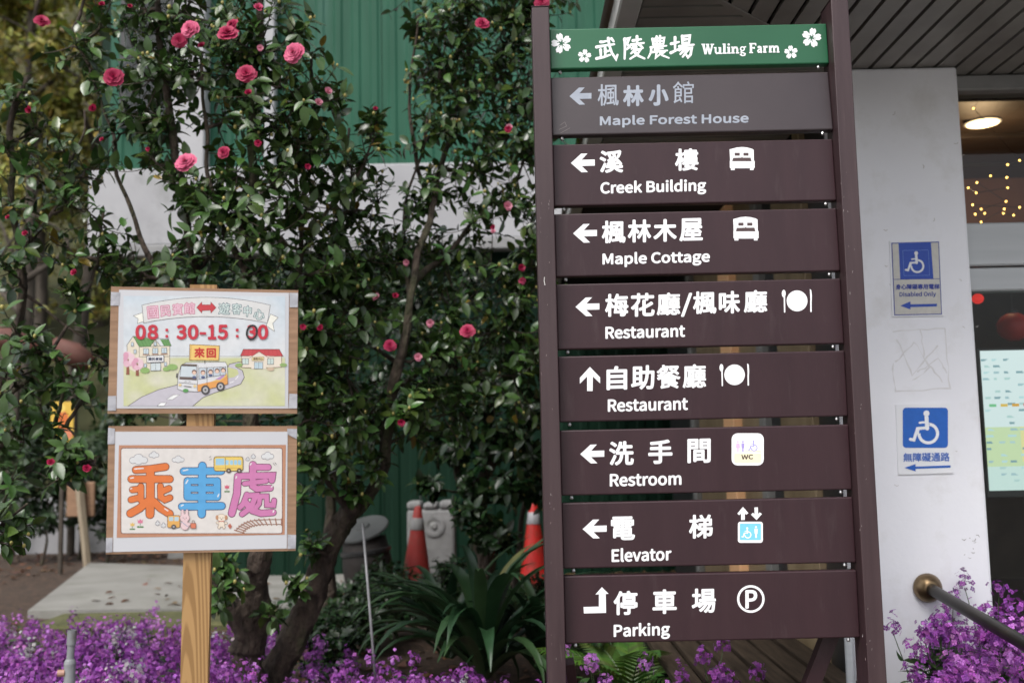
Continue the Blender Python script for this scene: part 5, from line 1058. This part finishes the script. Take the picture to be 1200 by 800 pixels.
c0, c1 = z46(925, 140), z46(1072, 196); ik.rrect(c0[0], c0[1] - 3, c1[0], c1[1], 2.5, (.88, .80, .56)); ik.poly([(c0[0], c0[1] - 3.2), (c1[0], c1[1] - 12.5), (c1[0], c0[1] + 1), (c0[0], c0[1] + 1)], (.9, .88, .78))
def person(ik, x, y, h, col, skirt=False):
    ik.ell((x, y + .09 * h), .09 * h, .09 * h, col, 10); w_ = .2 * h
    ik.poly([(x - w_ * .7, y + .22 * h), (x + w_ * .7, y + .22 * h), (x + (w_ if skirt else w_ * .6), y + .66 * h), (x + .07 * h, y + .66 * h), (x + .06 * h, y + h), (x - .06 * h, y + h), (x - .07 * h, y + .66 * h), (x - (w_ if skirt else w_ * .6), y + .66 * h)], col)
p = z46(945, 75); person(ik, p[0], p[1], 13, lin(215, 185, 220), True); p = z46(972, 75); person(ik, p[0], p[1], 13, lin(165, 150, 215)); ik.stroke([z46(992, 78), z46(993, 135)], .5, lin(190, 180, 215)); p = z46(1000, 72); wheelchair(ik, p[0], p[1], 13.5, lin(165, 160, 220), (.9, .9, .92))
p, r_ = z46(963, 150), z46(1028, 176); ik.text('WC', p[0], p[1], r_[0], r_[1], lin(70, 55, 50), .3, skew=.3); ik.build('toilet_pictogram', panels[6][0])
ik = board_ink(7); a, b = z46(945, 512), z46(1080, 626); ik.rrect(a[0], a[1], b[0], b[1], 3, WV); a, b = z46(955, 522), z46(1070, 612); ik.rrect(a[0], a[1], b[0], b[1], 1.5, lin(120, 200, 225))
p = z46(965, 540); wheelchair(ik, p[0], p[1], 14, WV, lin(120, 200, 225)); p = z46(1043, 535); person(ik, p[0], p[1], 14, WV)
ik.poly([z46(*p) for p in ((972, 432), (1002, 466), (990, 474), (982, 468), (982, 502), (962, 503), (962, 468), (952, 476), (942, 468))], WV); ik.poly([z46(*p) for p in ((1034, 435), (1053, 434), (1054, 470), (1063, 462), (1075, 470), (1046, 503), (1016, 474), (1026, 464), (1035, 470))], WV); ik.build('lift_pictogram', panels[7][0])
ik = board_ink(8); c = z46b(1015, 191); ik.ring(c, 14.8, 2.7, WV, 40); a, b = z46b(985, 143), z46b(1050, 243); ik.text('P', a[0], a[1], b[0], b[1], WV, .85, skew=.5); ik.build('parking_pictogram', panels[8][0])
# scuffs on the posts and boards
ik = Ink(lambda u, v: at(u, v, YS - .0452), (0, -1, 0), .0003); rs = random.Random(21)
for k in range(46):
    u0 = rs.choice((rs.uniform(626, 640), rs.uniform(985, 1008))); v0 = rs.uniform(200, 780); u0 += (v0 - 16) * (.018 if u0 < 700 else .0) ; ln = rs.uniform(.6, 3)
    if u0 > 900: u0 = 970 + 4 + (v0 - 10) * .05 + rs.uniform(0, 14)
    ik.stroke([(u0, v0), (u0 + rs.uniform(-.6, .6), v0 + ln)], rs.uniform(.2, .5), rs.choice([(.3, .24, .23), (.2, .15, .15), (.4, .36, .35)]))
for e in ([(638, 325), (637.6, 329), (638.6, 334)],): ik.stroke(e, .8, (.6, .58, .56))
ik.build('post_scuffs', sg)
ik = board_ink(1, .0003)
for e in ([(655, 152), (664, 148), (662, 143), (656, 147)], [(657, 156), (668, 150)]): ik.stroke(e, .35, (.2, .17, .165))
ik.build('scratches', panels[1][0])

# ================================================================== BUS STOP NOTICES ON A PINE POST
PSI = R(11); NP = at(238, 480, 2.44); ne = Vector((math.cos(PSI), math.sin(PSI), 0)); nn_ = Vector((math.sin(PSI), -math.cos(PSI), 0))
bs = thing('notice_post', 'square pine post carrying two taped paper notices in plywood', 'notice board', (NP.x, NP.y, 0))
pl_map = lambda u, v, off=0.0: on_plane(u, v, NP + nn_ * off, nn_)
tL, tR, bL, bR = [on_plane(u, v, NP - nn_ * .014, nn_) for u, v in ((222.5, 333), (254, 334), (211, 800), (243.5, 800))]
kx = (bL.z + .05) / (tL.z - bL.z); bL2, bR2 = bL + (bL - tL) * kx, bR + (bR - tR) * kx; bL2.z = bR2.z = -.05; tL.z = tR.z = (tL.z + tR.z) / 2
dp = -nn_ * .042; mb = MB()
mb.add([bL2, bR2, tR, tL, bL2 + dp, bR2 + dp, tR + dp, tL + dp], [(0, 1, 2, 3), (5, 4, 7, 6), (1, 5, 6, 2), (4, 0, 3, 7), (3, 2, 6, 7), (0, 4, 5, 1)]); mb.build('post', M['pine'], bs)
def slab(quad, off, th, name, m, parent=bs):
    f = [pl_map(u, v, off) for u, v in quad]; bk = [p - nn_ * th for p in f]; mb_ = MB(); mb_.add(f + bk, [(0, 1, 2, 3), (7, 6, 5, 4)] + [(i, i + 4, (i + 1) % 4 + 4, (i + 1) % 4) for i in range(4)]); return mb_.build(name, m, parent)
def tape(quad, k):
    t_ = slab(quad, .0016 + .0002 * k, .0003, 'tape', M['tape'])
Z1 = lambda x, y: (120 + x / 5, 330 + y / 5); Z2 = lambda x, y: (120 + x / 5, 490 + y / 5)
for bn, (Zf, bq, pq) in enumerate(((Z1, ((50, 28), (1147, 50), (1140, 772), (30, 772)), ((97, 47), (1093, 66), (1088, 742), (82, 742))), (Z2, ((35, 45), (1140, 45), (1132, 775), (20, 796)), ((75, 78), (1085, 78), (1080, 762), (62, 782))))):
    slab([Zf(*p) for p in bq], 0, .012, 'board', M['ply'])
    pp = slab([Zf(*p) for p in pq], .0011, .0006, 'paper', M['paper'])
    if bn == 0: paper1 = pp
    else: paper2 = pp
    tq = [((50, 60), (105, 62), (100, 140), (47, 140)), ((1096, 65), (1146, 66), (1144, 150), (1097, 150)), ((32, 670), (80, 668), (78, 755), (30, 755)), ((1095, 655), (1141, 658), (1140, 742), (1090, 742))] if bn == 0 else [((33, 55), (72, 60), (72, 150), (30, 152)), ((1082, 60), (1140, 62), (1138, 122), (1084, 92)), ((20, 700), (60, 698), (58, 782), (20, 786)), ((1084, 680), (1134, 682), (1132, 762), (1084, 764))]
    for k, q in enumerate(tq): tape([Zf(*p) for p in q], k)
def pink(Zf, base=.0016):
    k_ = Ink(lambda x, y: pl_map(*Zf(x, y)), nn_, base); k_.gain = .9; return k_
_lin = lin
def lin(*a): return tuple(x * .8 for x in _lin(*a))      # print on the same off-white stock as the paper
K = lin(60, 50, 55)
# ---- notice 1: watercolour shuttle-bus picture
def wash(x, y):
    n_ = noise.noise(Vector((x * .006, y * .008, 2))); n2_ = noise.noise(Vector((x * .02, y * .02, 7)))
    if y < 437:
        s = max(0, min(1, 1 - min(abs(x - 600) / 520, 1) * 0.0 - (y - 90) / 280)); e = min(1, abs(x - 600) / 480)
        k = max(0, min(1, .15 + s * .25 * (.4 + e) + .35 * n_)) * (.5 + .5 * e); w_, b_ = np.array([.62, .63, .65]), np.array([.42, .53, .62]); return w_ * (1 - k) + b_ * k
    k = max(0, min(1, .5 + .8 * n_ + .3 * n2_)); a_, b_ = np.array([.57, .57, .42]), np.array([.50, .52, .25]); c_ = a_ * (1 - k) + b_ * k
    f = max(0, min(1, .9 * noise.noise(Vector((x * .008 + 5, y * .012, 9))))); return c_ * (1 - f) + np.array([.61, .58, .51]) * f
ik = pink(Z1); ik.up(); nx, ny = 60, 42; gx, gy = np.linspace(124, 1070, nx + 1), np.linspace(84, 728, ny + 1)
ik.mb.addc([ik.P((x, y)) for y in gy for x in gx], [(j * (nx + 1) + i, j * (nx + 1) + i + 1, (j + 1) * (nx + 1) + i + 1, (j + 1) * (nx + 1) + i) for j in range(ny) for i in range(nx)], [wash(x, y) for y in gy for x in gx])
ik.stroke([(395, 436), (512, 437)], 2, K); ik.stroke([(685, 437), (1065, 438)], 1.6, lin(120, 115, 110)); ik.build('watercolour_ground', paper1)
GREYR = lin(205, 200, 210)
ik = pink(Z1, .0018)
ik.poly([(150, 728), (230, 675), (330, 632), (440, 602), (560, 560), (700, 570), (770, 560), (800, 540), (790, 515), (735, 500), (745, 482), (800, 470), (812, 480), (770, 490), (820, 520), (832, 560), (810, 600), (740, 625), (660, 650), (590, 678), (530, 728)], GREYR)
for ln in ([(150, 728), (230, 675), (330, 632), (440, 604)], [(530, 728), (590, 678), (660, 650), (740, 625), (810, 600), (832, 560), (820, 520), (780, 498)], [(735, 500), (745, 482), (800, 470), (820, 468)]):
    ik.stroke(smooth_pts(ln) if False else ln, 3, K)
for q in (((375, 690), (415, 662), (452, 662), (412, 690)), ((320, 728), (342, 708), (378, 708), (360, 728))): ik.poly(q, (.78, .78, .78)); ik.stroke(list(q), 2, K, closed=True)
for q in ([(748, 592), (770, 584)], [(780, 572), (796, 552)]): ik.stroke(q, 4, (.78, .78, .78))
ik.build('road_drawing', paper1)
# banner
ik = pink(Z1, .0018)
def arc(x0, x1, ye, yt, n=16): return [(x0 + (x1 - x0) * i / n, ye + (yt - ye) * (1 - (2 * i / n - 1) ** 2)) for i in range(n + 1)]
ik.poly([(182, 200), (240, 180), (245, 232), (205, 246), (210, 218)], (.76, .75, .68)); ik.stroke([(182, 200), (240, 180), (245, 232), (205, 246), (210, 218)], 2.2, K, closed=True)
ik.poly([(985, 190), (1030, 210), (998, 244), (1008, 292), (960, 258)], (.76, .75, .68)); ik.stroke([(985, 190), (1030, 210), (998, 244), (1008, 292), (960, 258)], 2.2, K, closed=True)
top = arc(232, 984, 138, 92); bot = arc(242, 966, 243, 205); ik.poly(top + bot[::-1], (.62, .615, .61)); ik.stroke(top + bot[::-1], 2.4, K, closed=True); ik.build('banner_drawing', paper1)
for ch, x0, y0, x1, y1, rt, c in (('國', 262, 142, 330, 218, -.10, 0), ('民', 338, 138, 402, 206, -.07, 0), ('賓', 408, 126, 474, 198, -.04, 0), ('館', 476, 120, 544, 192, -.02, 0), ('遊', 678, 122, 750, 194, .02, 1), ('客', 756, 126, 818, 194, .05, 1), ('中', 824, 138, 876, 208, .08, 1), ('心', 884, 160, 952, 224, .12, 1)):
    oc = lin(205, 95, 130) if c == 0 else lin(70, 105, 115); fc = lin(240, 205, 220) if c == 0 else lin(222, 235, 232)
    ik = pink(Z1, .0022); ik.text(ch, x0, y0, x1, y1, oc, 3.6, rot=rt); ik.text(ch, x0 + 3.4, y0 + 3.4, x1 - 3.4, y1 - 3.4, fc, .9, rot=rt, n=4)
    ik.build('banner_character', paper1)
ik = pink(Z1, .0022); ar = [(552, 152), (582, 120), (584, 136), (634, 136), (636, 120), (666, 152), (636, 184), (634, 168), (584, 170), (582, 184)]; ik.poly(ar, lin(205, 60, 70)); ik.stroke(ar, 2.4, lin(140, 40, 50), closed=True); ik.build('double_arrow', paper1)
# house on the left
ik = pink(Z1, .0018); wc = lin(236, 226, 205); gr = lin(110, 160, 95)
ik.poly([(145, 375), (180, 322), (215, 380), (395, 376), (392, 520), (190, 528), (140, 500)], wc); ik.poly([(180, 320), (300, 336), (330, 378), (216, 382)], gr); ik.poly([(338, 338), (388, 340), (404, 376), (360, 376)], gr); ik.poly([(282, 378), (310, 342), (340, 378)], wc)
for ln in ([(140, 376), (180, 320), (216, 382)], [(180, 320), (388, 338), (404, 376), (216, 382)], [(216, 382), (216, 440)], [(395, 376), (394, 520)], [(280, 378), (310, 340), (342, 378)], [(145, 376), (145, 420)], [(216, 440), (394, 438)]): ik.stroke(ln, 2.2, K)
for k in range(6): ik.stroke([(196 + k * 22, 326 + k * 2), (224 + k * 20, 378)], 1.4, lin(70, 120, 60))
for k in range(3): ik.stroke([(350 + k * 14, 342), (366 + k * 14, 374)], 1.4, lin(70, 120, 60))
for x, y in ((256, 408), (310, 406), (362, 404)): ik.poly([(x - 15, y - 16), (x + 15, y - 16), (x + 15, y + 16), (x - 15, y + 16)], lin(205, 220, 228)); ik.stroke([(x - 15, y - 16), (x + 15, y - 16), (x + 15, y + 16), (x - 15, y + 16)], 2, K, closed=True); ik.stroke([(x, y - 16), (x, y + 16)], 1.5, K); ik.stroke([(x - 19, y + 20), (x + 19, y + 20)], 4, lin(190, 140, 120))
for x, y in ((176, 366), (310, 364), (192, 408), (252, 490), (370, 482)): ik.poly([(x - 7, y - 10), (x + 7, y - 10), (x + 7, y + 12), (x - 7, y + 12)], lin(200, 215, 225)); ik.stroke([(x - 7, y - 10), (x + 7, y - 10), (x + 7, y + 12), (x - 7, y + 12)], 1.6, K, closed=True)
ik.poly([(282, 478), (342, 476), (342, 520), (284, 522)], lin(215, 225, 228)); ik.stroke([(282, 478), (342, 476), (342, 520), (284, 522)], 2, K, closed=True); ik.stroke([(312, 478), (312, 520)], 1.5, K)
ik.poly([(260, 436), (360, 432), (360, 470), (262, 474)], (.74, .74, .74)); ik.stroke([(260, 436), (360, 432), (360, 470), (262, 474)], 3.4, lin(70, 75, 100), closed=True)
for x, y, r_ in ((250, 520, 24), (375, 512, 18), (410, 500, 26)): ik.ell((x, y), r_ * 1.2, r_ * .7, lin(150, 185, 110), 12)
ik.text('國民賓館', 270, 443, 352, 463, lin(60, 65, 95), .8); ik.build('green_roof_house_drawing', paper1)
ik = pink(Z1, .0021)
for x, y, r_, h in ((150, 455, 46, 545), (206, 482, 38, 552)):
    ik.poly([(x - 6, y), (x + 5, y), (x + 9, h), (x - 11, h)], lin(150, 90, 70))
    for k in range(9): a = k * 2.4; ik.ell((max(x + math.cos(a) * r_ * .55, 136), y + math.sin(a) * r_ * .6), min(r_ * .42, max(x + math.cos(a) * r_ * .55, 136) - 122), r_ * .42, lin(*[(235, 190, 205), (225, 165, 188), (242, 210, 220)][k % 3]), 10)
ik.build('blossom_tree_drawing', paper1)
# red-roof house on the right
ik = pink(Z1, .0018); rd_ = lin(205, 75, 80); wc = lin(240, 228, 212)
ik.poly([(815, 432), (1050, 432), (1050, 500), (816, 502)], wc); ik.poly([(826, 396), (1036, 396), (1058, 436), (808, 434)], rd_); ik.poly([(868, 442), (918, 410), (968, 442), (960, 512), (872, 512)], wc)
for k in range(9): ik.stroke([(836 + k * 23, 398), (826 + k * 25, 432)], 1.4, lin(160, 50, 55))
ik.poly([(868, 444), (918, 412), (968, 444), (960, 512), (872, 512)], wc)
for ln in ([(862, 446), (918, 410), (974, 446)], [(808, 434), (826, 396), (1036, 396), (1058, 436), (974, 438)], [(808, 434), (862, 436)], [(815, 434), (816, 502), (872, 506)], [(960, 506), (1050, 500), (1050, 436)]): ik.stroke(ln, 2.4, lin(120, 60, 60))
for x in (838, 985): ik.poly([(x - 18, 450), (x + 18, 450), (x + 18, 484), (x - 18, 484)], lin(210, 225, 220)); ik.stroke([(x - 18, 450), (x + 18, 450), (x + 18, 484), (x - 18, 484)], 2, K, closed=True); ik.stroke([(x, 450), (x, 484)], 1.4, K)
ik.poly([(890, 472), (940, 472), (940, 510), (890, 510)], lin(195, 215, 225)); ik.stroke([(890, 472), (940, 472), (940, 510), (890, 510)], 2, K, closed=True); ik.stroke([(915, 472), (915, 510)], 1.4, K)
ik.poly([(876, 442), (946, 440), (946, 462), (876, 464)], lin(235, 215, 160)); ik.stroke([(876, 442), (946, 440), (946, 462), (876, 464)], 1.6, K, closed=True)
for x, y in ((800, 488), (1060, 488), (985, 512)): ik.ell((x, y), 22, 11, lin(150, 180, 110) if x != 985 else lin(215, 190, 165), 12)
ik.text('遊客中心', 884, 445, 940, 459, lin(95, 70, 60), .5); ik.build('red_roof_house_drawing', paper1)
# 來回 signboard and bus
ik = pink(Z1, .0023); ik.poly([(512, 368), (686, 376), (682, 462), (510, 460)], lin(245, 205, 120)); ik.stroke([(512, 368), (686, 376), (682, 462), (510, 460)], 3.2, lin(120, 90, 60), closed=True); ik.stroke([(520, 374), (517, 456)], 3, lin(190, 140, 80)); ik.stroke([(600, 462), (601, 480)], 4, K); ik.build('yellow_signboard_drawing', paper1)
ik = pink(Z1, .0027); ik.text('來', 538, 386, 600, 446, lin(205, 45, 45), 2.6); ik.text('回', 610, 390, 666, 446, lin(205, 45, 45), 2.6); ik.build('round_trip_lettering', paper1)
ik = pink(Z1, .0023); wh_ = (.63, .63, .65)
body = [(440, 600), (446, 540), (462, 490), (490, 474), (720, 470), (732, 490), (736, 600), (700, 610), (560, 645), (470, 640), (440, 628)]
ik.poly(body, wh_); ik.poly([(556, 604), (640, 585), (732, 548), (735, 602), (700, 612), (560, 644)], lin(235, 165, 90)); ik.poly([(640, 586), (690, 565), (725, 530), (733, 550), (690, 580)], lin(240, 200, 110)); ik.poly([(660, 574), (700, 550), (722, 532), (715, 555), (690, 575)], lin(190, 150, 200))
ik.poly([(452, 570), (462, 492), (552, 494), (552, 576)], lin(215, 225, 232)); ik.poly([(456, 494), (470, 482), (556, 484), (552, 498)], lin(110, 95, 85)); ik.poly([(452, 556), (552, 560), (550, 578), (454, 572)], lin(110, 95, 90))
ik.poly([(566, 504), (608, 504), (610, 566), (566, 572)], lin(205, 215, 225)); ik.poly([(614, 504), (722, 498), (724, 545), (614, 560)], lin(205, 215, 225))
for ln in (body + [body[0]], [(452, 570), (462, 492), (552, 494), (552, 576), (452, 570)], [(560, 490), (556, 640)], [(566, 504), (608, 504), (610, 566), (566, 572), (566, 504)], [(614, 504), (722, 498), (724, 545), (614, 560), (614, 504)], [(650, 502), (652, 552)], [(688, 500), (690, 548)], [(612, 500), (614, 615)], [(446, 590), (556, 602)]): ik.stroke(ln, 2.2, K)
for x, y in ((538, 530), (590, 532), (634, 528), (672, 522), (708, 518)): ik.ell((x, y), 14, 15, lin(110, 75, 65), 12); ik.ell((x, y + 4), 11, 11, lin(240, 205, 185), 12)
for x, y in ((590, 560), (634, 548), (538, 560)): ik.ell((x, y), 12, 8, lin(90, 100, 140), 10)
for x, y, r_ in ((604, 634, 26), (692, 614, 25)): ik.ell((x, y), r_, r_ * 1.08, lin(75, 70, 72), 18); ik.ell((x, y), r_ * .6, r_ * .66, lin(190, 188, 190), 16); ik.ell((x, y), r_ * .25, r_ * .28, lin(90, 88, 90), 10)
ik.ell((488, 638), 17, 11, lin(95, 160, 90), 12); ik.ell((455, 605), 10, 8, lin(240, 215, 160), 10); ik.ell((542, 612), 10, 8, lin(240, 215, 160), 10); ik.stroke([(480, 612), (520, 616)], 5, lin(120, 110, 110)); ik.stroke([(438, 540), (436, 560)], 8, lin(80, 75, 80)); ik.stroke([(482, 588), (488, 582), (494, 588)], 1.6, K); ik.stroke([(506, 590), (512, 584), (518, 590)], 1.6, K)
ik.build('white_bus_drawing', paper1)
# timetable line
ik = pink(Z1, .0034); RED = lin(205, 45, 65)
for ch, x0, x1 in (('0', 194, 256), ('8', 264, 328), ('3', 434, 494), ('0', 500, 564), ('1', 618, 668), ('5', 674, 736), ('3', 846, 904), ('0', 910, 972)): ik.text(ch, x0, 252, x1, 340, RED, 4.6, n=10)
ik.text('-', 570, 296, 608, 311, RED, 3); [ik.rrect(x - 8, y - 8, x + 8, y + 8, 2, RED) for x in (378, 790) for y in (284, 320)]
ik.build('time_lettering', paper1)
ik = pink(Z1, .0042); ik.stroke([(876 + 30 * math.cos(a), 298 + 40 * math.sin(a) - 6 * math.cos(a)) for a in [2 * math.pi * k / 22 for k in range(22)]], 11, (.012, .012, .014), closed=True); ik.build('marker_correction', paper1)
# ---- notice 2
ik = pink(Z2); fr = lin(196, 142, 112); ik.poly([(97, 157), (1075, 155), (1068, 680), (84, 698)], fr); ik.rrect(107, 172, 1056, 676, 14, lin(120, 70, 62)); ik.rrect(111, 176, 1052, 672, 12, lin(232, 226, 222)); ik.build('printed_frame', paper2)
def bubble(strokes, col, out, wd, name, hl):
    ik = pink(Z2, .0019)
    for s_ in strokes: ik.stroke(s_[0], (s_[1] if len(s_) > 1 else wd) + 8, out)
    for s_ in strokes: ik.stroke(s_[0], (s_[1] if len(s_) > 1 else wd), col)
    for h in hl: ik.stroke(h, 7, (.7, .69, .69))
    ik.build(name, paper2)
OUT = lin(95, 60, 85)
bubble([([(196, 302), (280, 296), (370, 283)],), ([(170, 355), (395, 355)],), ([(281, 300), (281, 450), (279, 562)], 46), ([(176, 418), (226, 412)], 34), ([(226, 398), (226, 478)], 34), ([(168, 476), (224, 462)], 34), ([(340, 396), (342, 460), (366, 476), (396, 464)], 34), ([(348, 428), (390, 410)], 34), ([(262, 486), (220, 525), (164, 556)], 42), ([(300, 486), (340, 525), (394, 558)], 42)], lin(232, 125, 62), lin(110, 60, 40), 40, 'orange_character', [[(190, 296), (240, 292)], [(166, 350), (182, 347)], [(164, 412), (172, 410)], [(366, 528), (384, 540)]])
bubble([([(476, 310), (696, 308)],), ([(586, 278), (584, 430), (582, 560)], 44), ([(502, 366), (662, 366)], 36), ([(502, 412), (662, 412)], 34), ([(502, 460), (662, 460)], 38), ([(499, 366), (498, 460)], 40), ([(672, 366), (672, 460)], 40), ([(466, 516), (700, 512)],)], lin(92, 172, 228), lin(50, 60, 105), 40, 'blue_character', [[(474, 306), (500, 300)], [(490, 380), (500, 362)], [(676, 458), (682, 444)], [(462, 512), (474, 506)]])
bubble([([(882, 272), (882, 336)], 40), ([(882, 286), (972, 286)], 34), ([(792, 338), (996, 334), (992, 362)], 36), ([(794, 340), (788, 440), (758, 556)], 40), ([(832, 382), (960, 366)], 26), ([(880, 350), (880, 396), (904, 412), (984, 408)], 34), ([(846, 446), (826, 500), (806, 520)], 30), ([(846, 452), (900, 450), (872, 520), (818, 560)], 30), ([(834, 486), (880, 540), (930, 556), (1000, 550)], 36), ([(924, 456), (918, 500), (902, 520)], 26), ([(924, 456), (962, 456), (964, 506), (1002, 508), (1006, 480)], 28)], lin(214, 130, 182), lin(110, 55, 90), 36, 'pink_character', [[(866, 272), (872, 264)], [(782, 350), (786, 340)], [(1000, 548), (1004, 540)], [(990, 402), (996, 396)]])
ik = pink(Z2, .0026)                                  # little yellow bus
ik.rrect(652, 222, 826, 310, 16, lin(110, 85, 50)); ik.rrect(656, 226, 822, 306, 13, lin(240, 208, 110)); ik.poly([(664, 236), (714, 234), (716, 272), (664, 274)], lin(165, 210, 235))
for x in (730, 756, 780, 803): ik.rrect(x - 9, 244, x + 10, 272, 4, lin(165, 210, 235))
ik.stroke([(720, 230), (722, 300)], 2.4, lin(110, 85, 50)); ik.stroke([(662, 292), (816, 290)], 3, lin(215, 170, 80)); [ik.ell((x, 306), 15, 14, lin(90, 75, 70), 14) for x in (740, 802)]; [ik.ell((x, 306), 6, 6, lin(190, 180, 170), 10) for x in (740, 802)]
ik.build('yellow_bus_drawing', paper2)
for q in ([(626, 228), (636, 222)], [(628, 244), (640, 238)], [(1000, 262), (1012, 276)], [(1010, 258), (1020, 270)]): ik = pink(Z2, .0026); ik.stroke(q, 2.4, K); ik.build('dash_drawing', paper2)
def cloud_d(cx, cy, w_, h_):
    global ik
    ik = pink(Z2, .0019)
    for k, c in ((1.0, lin(100, 95, 110)), (.86, (.62, .62, .63))):
        o_ = 3 * (1 - k) / .14
        for dx, dy, r_ in ((-.3, .15, .42), (0, -.1, .55), (.3, .12, .42), (0, .2, .5)): ik.ell((cx + dx * w_, cy + dy * h_), r_ * w_ * .5 - (0 if k == 1 else 2.4), r_ * h_ * .95 - (0 if k == 1 else 2.4), c, 14)
for c in ((212, 238, 108, 50), (302, 212, 60, 32), (444, 238, 72, 34), (968, 218, 74, 38), (852, 238, 26, 20), (884, 222, 28, 24), (324, 612, 28, 26), (358, 624, 30, 26)): cloud_d(*c); ik.build('cloud_drawing', paper2)
ik = pink(Z2, .0019)
for x, y, c, s in ((176, 624, lin(235, 195, 110), 1), (222, 606, lin(225, 130, 160), 1.2), (730, 404, lin(215, 90, 120), 1)):
    ik.stroke([(x, y), (x, y + 28 * s)], 2.6, lin(80, 120, 70)); [ik.ell((x + d_ * 9 * s, y + 24 * s), 8 * s, 4.5 * s, lin(95, 140, 85), 10) for d_ in (-1, 1)]; ik.poly([(x - 14 * s, y - 14 * s), (x - 7 * s, y - 6 * s), (x, y - 16 * s), (x + 7 * s, y - 6 * s), (x + 14 * s, y - 14 * s), (x + 11 * s, y + 6 * s), (x - 11 * s, y + 6 * s)], c)
ik.build('flower_drawings', paper2)
ik = pink(Z2, .0030)                                 # small van, rabbit and suitcase
ik.rrect(380, 566, 456, 640, 10, lin(120, 85, 55)); ik.rrect(383, 569, 453, 637, 8, lin(235, 178, 98)); [ik.rrect(x, 576, x + 26, 600, 5, lin(190, 215, 225)) for x in (390, 422)]; ik.ell((418, 634), 15, 14, lin(85, 80, 85), 14); ik.ell((418, 634), 6, 6, lin(180, 178, 180), 10); ik.build('small_van_drawing', paper2)
ik = pink(Z2, .0034); pk = lin(242, 212, 215); ol = lin(140, 95, 100)
for (cx, cy, rx, ry) in ((470, 552, 8, 20), (496, 552, 8, 20), (483, 582, 28, 24), (484, 625, 24, 27), (506, 618, 12, 8)): ik.ell((cx, cy), rx + 2, ry + 2, ol, 14)
for (cx, cy, rx, ry) in ((470, 552, 8, 20), (496, 552, 8, 20), (483, 582, 28, 24), (484, 625, 24, 27), (506, 618, 12, 8)): ik.ell((cx, cy), rx, ry, pk, 14)
ik.ell((474, 582), 2.4, 3, K, 8); ik.ell((492, 582), 2.4, 3, K, 8); ik.ell((483, 590), 3, 2, lin(210, 120, 130), 8); ik.stroke([(466, 606), (502, 634)], 3, lin(120, 150, 185)); ik.rrect(516, 612, 550, 644, 5, lin(150, 80, 60)); ik.rrect(519, 615, 547, 641, 4, lin(222, 130, 100)); ik.stroke([(526, 612), (527, 598), (539, 598), (540, 612)], 3, lin(120, 90, 80)); ik.build('rabbit_drawing', paper2)
ik = pink(Z2, .0024); dgc = lin(243, 228, 210); ol = lin(140, 105, 85)
P_ = [(698, 582, 26, 22), (698, 618, 18, 17), (684, 636, 7, 9), (712, 636, 7, 9), (674, 610, 8, 6), (724, 612, 8, 6)]
for q in P_: ik.ell(q[:2], q[2] + 2, q[3] + 2, ol, 14)
for q in P_: ik.ell(q[:2], q[2], q[3], dgc, 14)
[ik.ell((x, 580), 9, 14, lin(200, 150, 115), 12) for x in (672, 725)]; [ik.ell((x, 582), 2.4, 3, K, 8) for x in (690, 706)]; ik.ell((698, 590), 4, 3, K, 8); ik.stroke([(684, 602), (712, 602)], 4, lin(205, 90, 80)); ik.poly([(734, 628), (748, 614), (760, 632), (748, 648)], lin(195, 110, 90)); ik.build('puppy_drawing', paper2)
ik = pink(Z2, .0019); rt = lin(140, 100, 85)
up_ = [(782, 656), (806, 632), (836, 612), (872, 600), (920, 594), (980, 592), (1050, 592)]; dn = [(822, 668), (842, 646), (868, 632), (900, 624), (940, 620), (990, 620), (1050, 620)]
ik.stroke(up_, 5, rt); ik.stroke(dn, 5, rt)
for k in range(13):
    f_ = k / 12 * 5.99; i0 = int(f_); g = f_ - i0; a = tuple(up_[i0][j] * (1 - g) + up_[i0 + 1][j] * g for j in (0, 1)); b = tuple(dn[i0][j] * (1 - g) + dn[i0 + 1][j] * g for j in (0, 1)); d0 = (a[0] - b[0]) * .18, (a[1] - b[1]) * .18
    ik.stroke([(a[0] + d0[0], a[1] + d0[1]), (b[0] - d0[0], b[1] - d0[1])], 7, lin(165, 120, 100))
ik.build('railway_track_drawing', paper2)
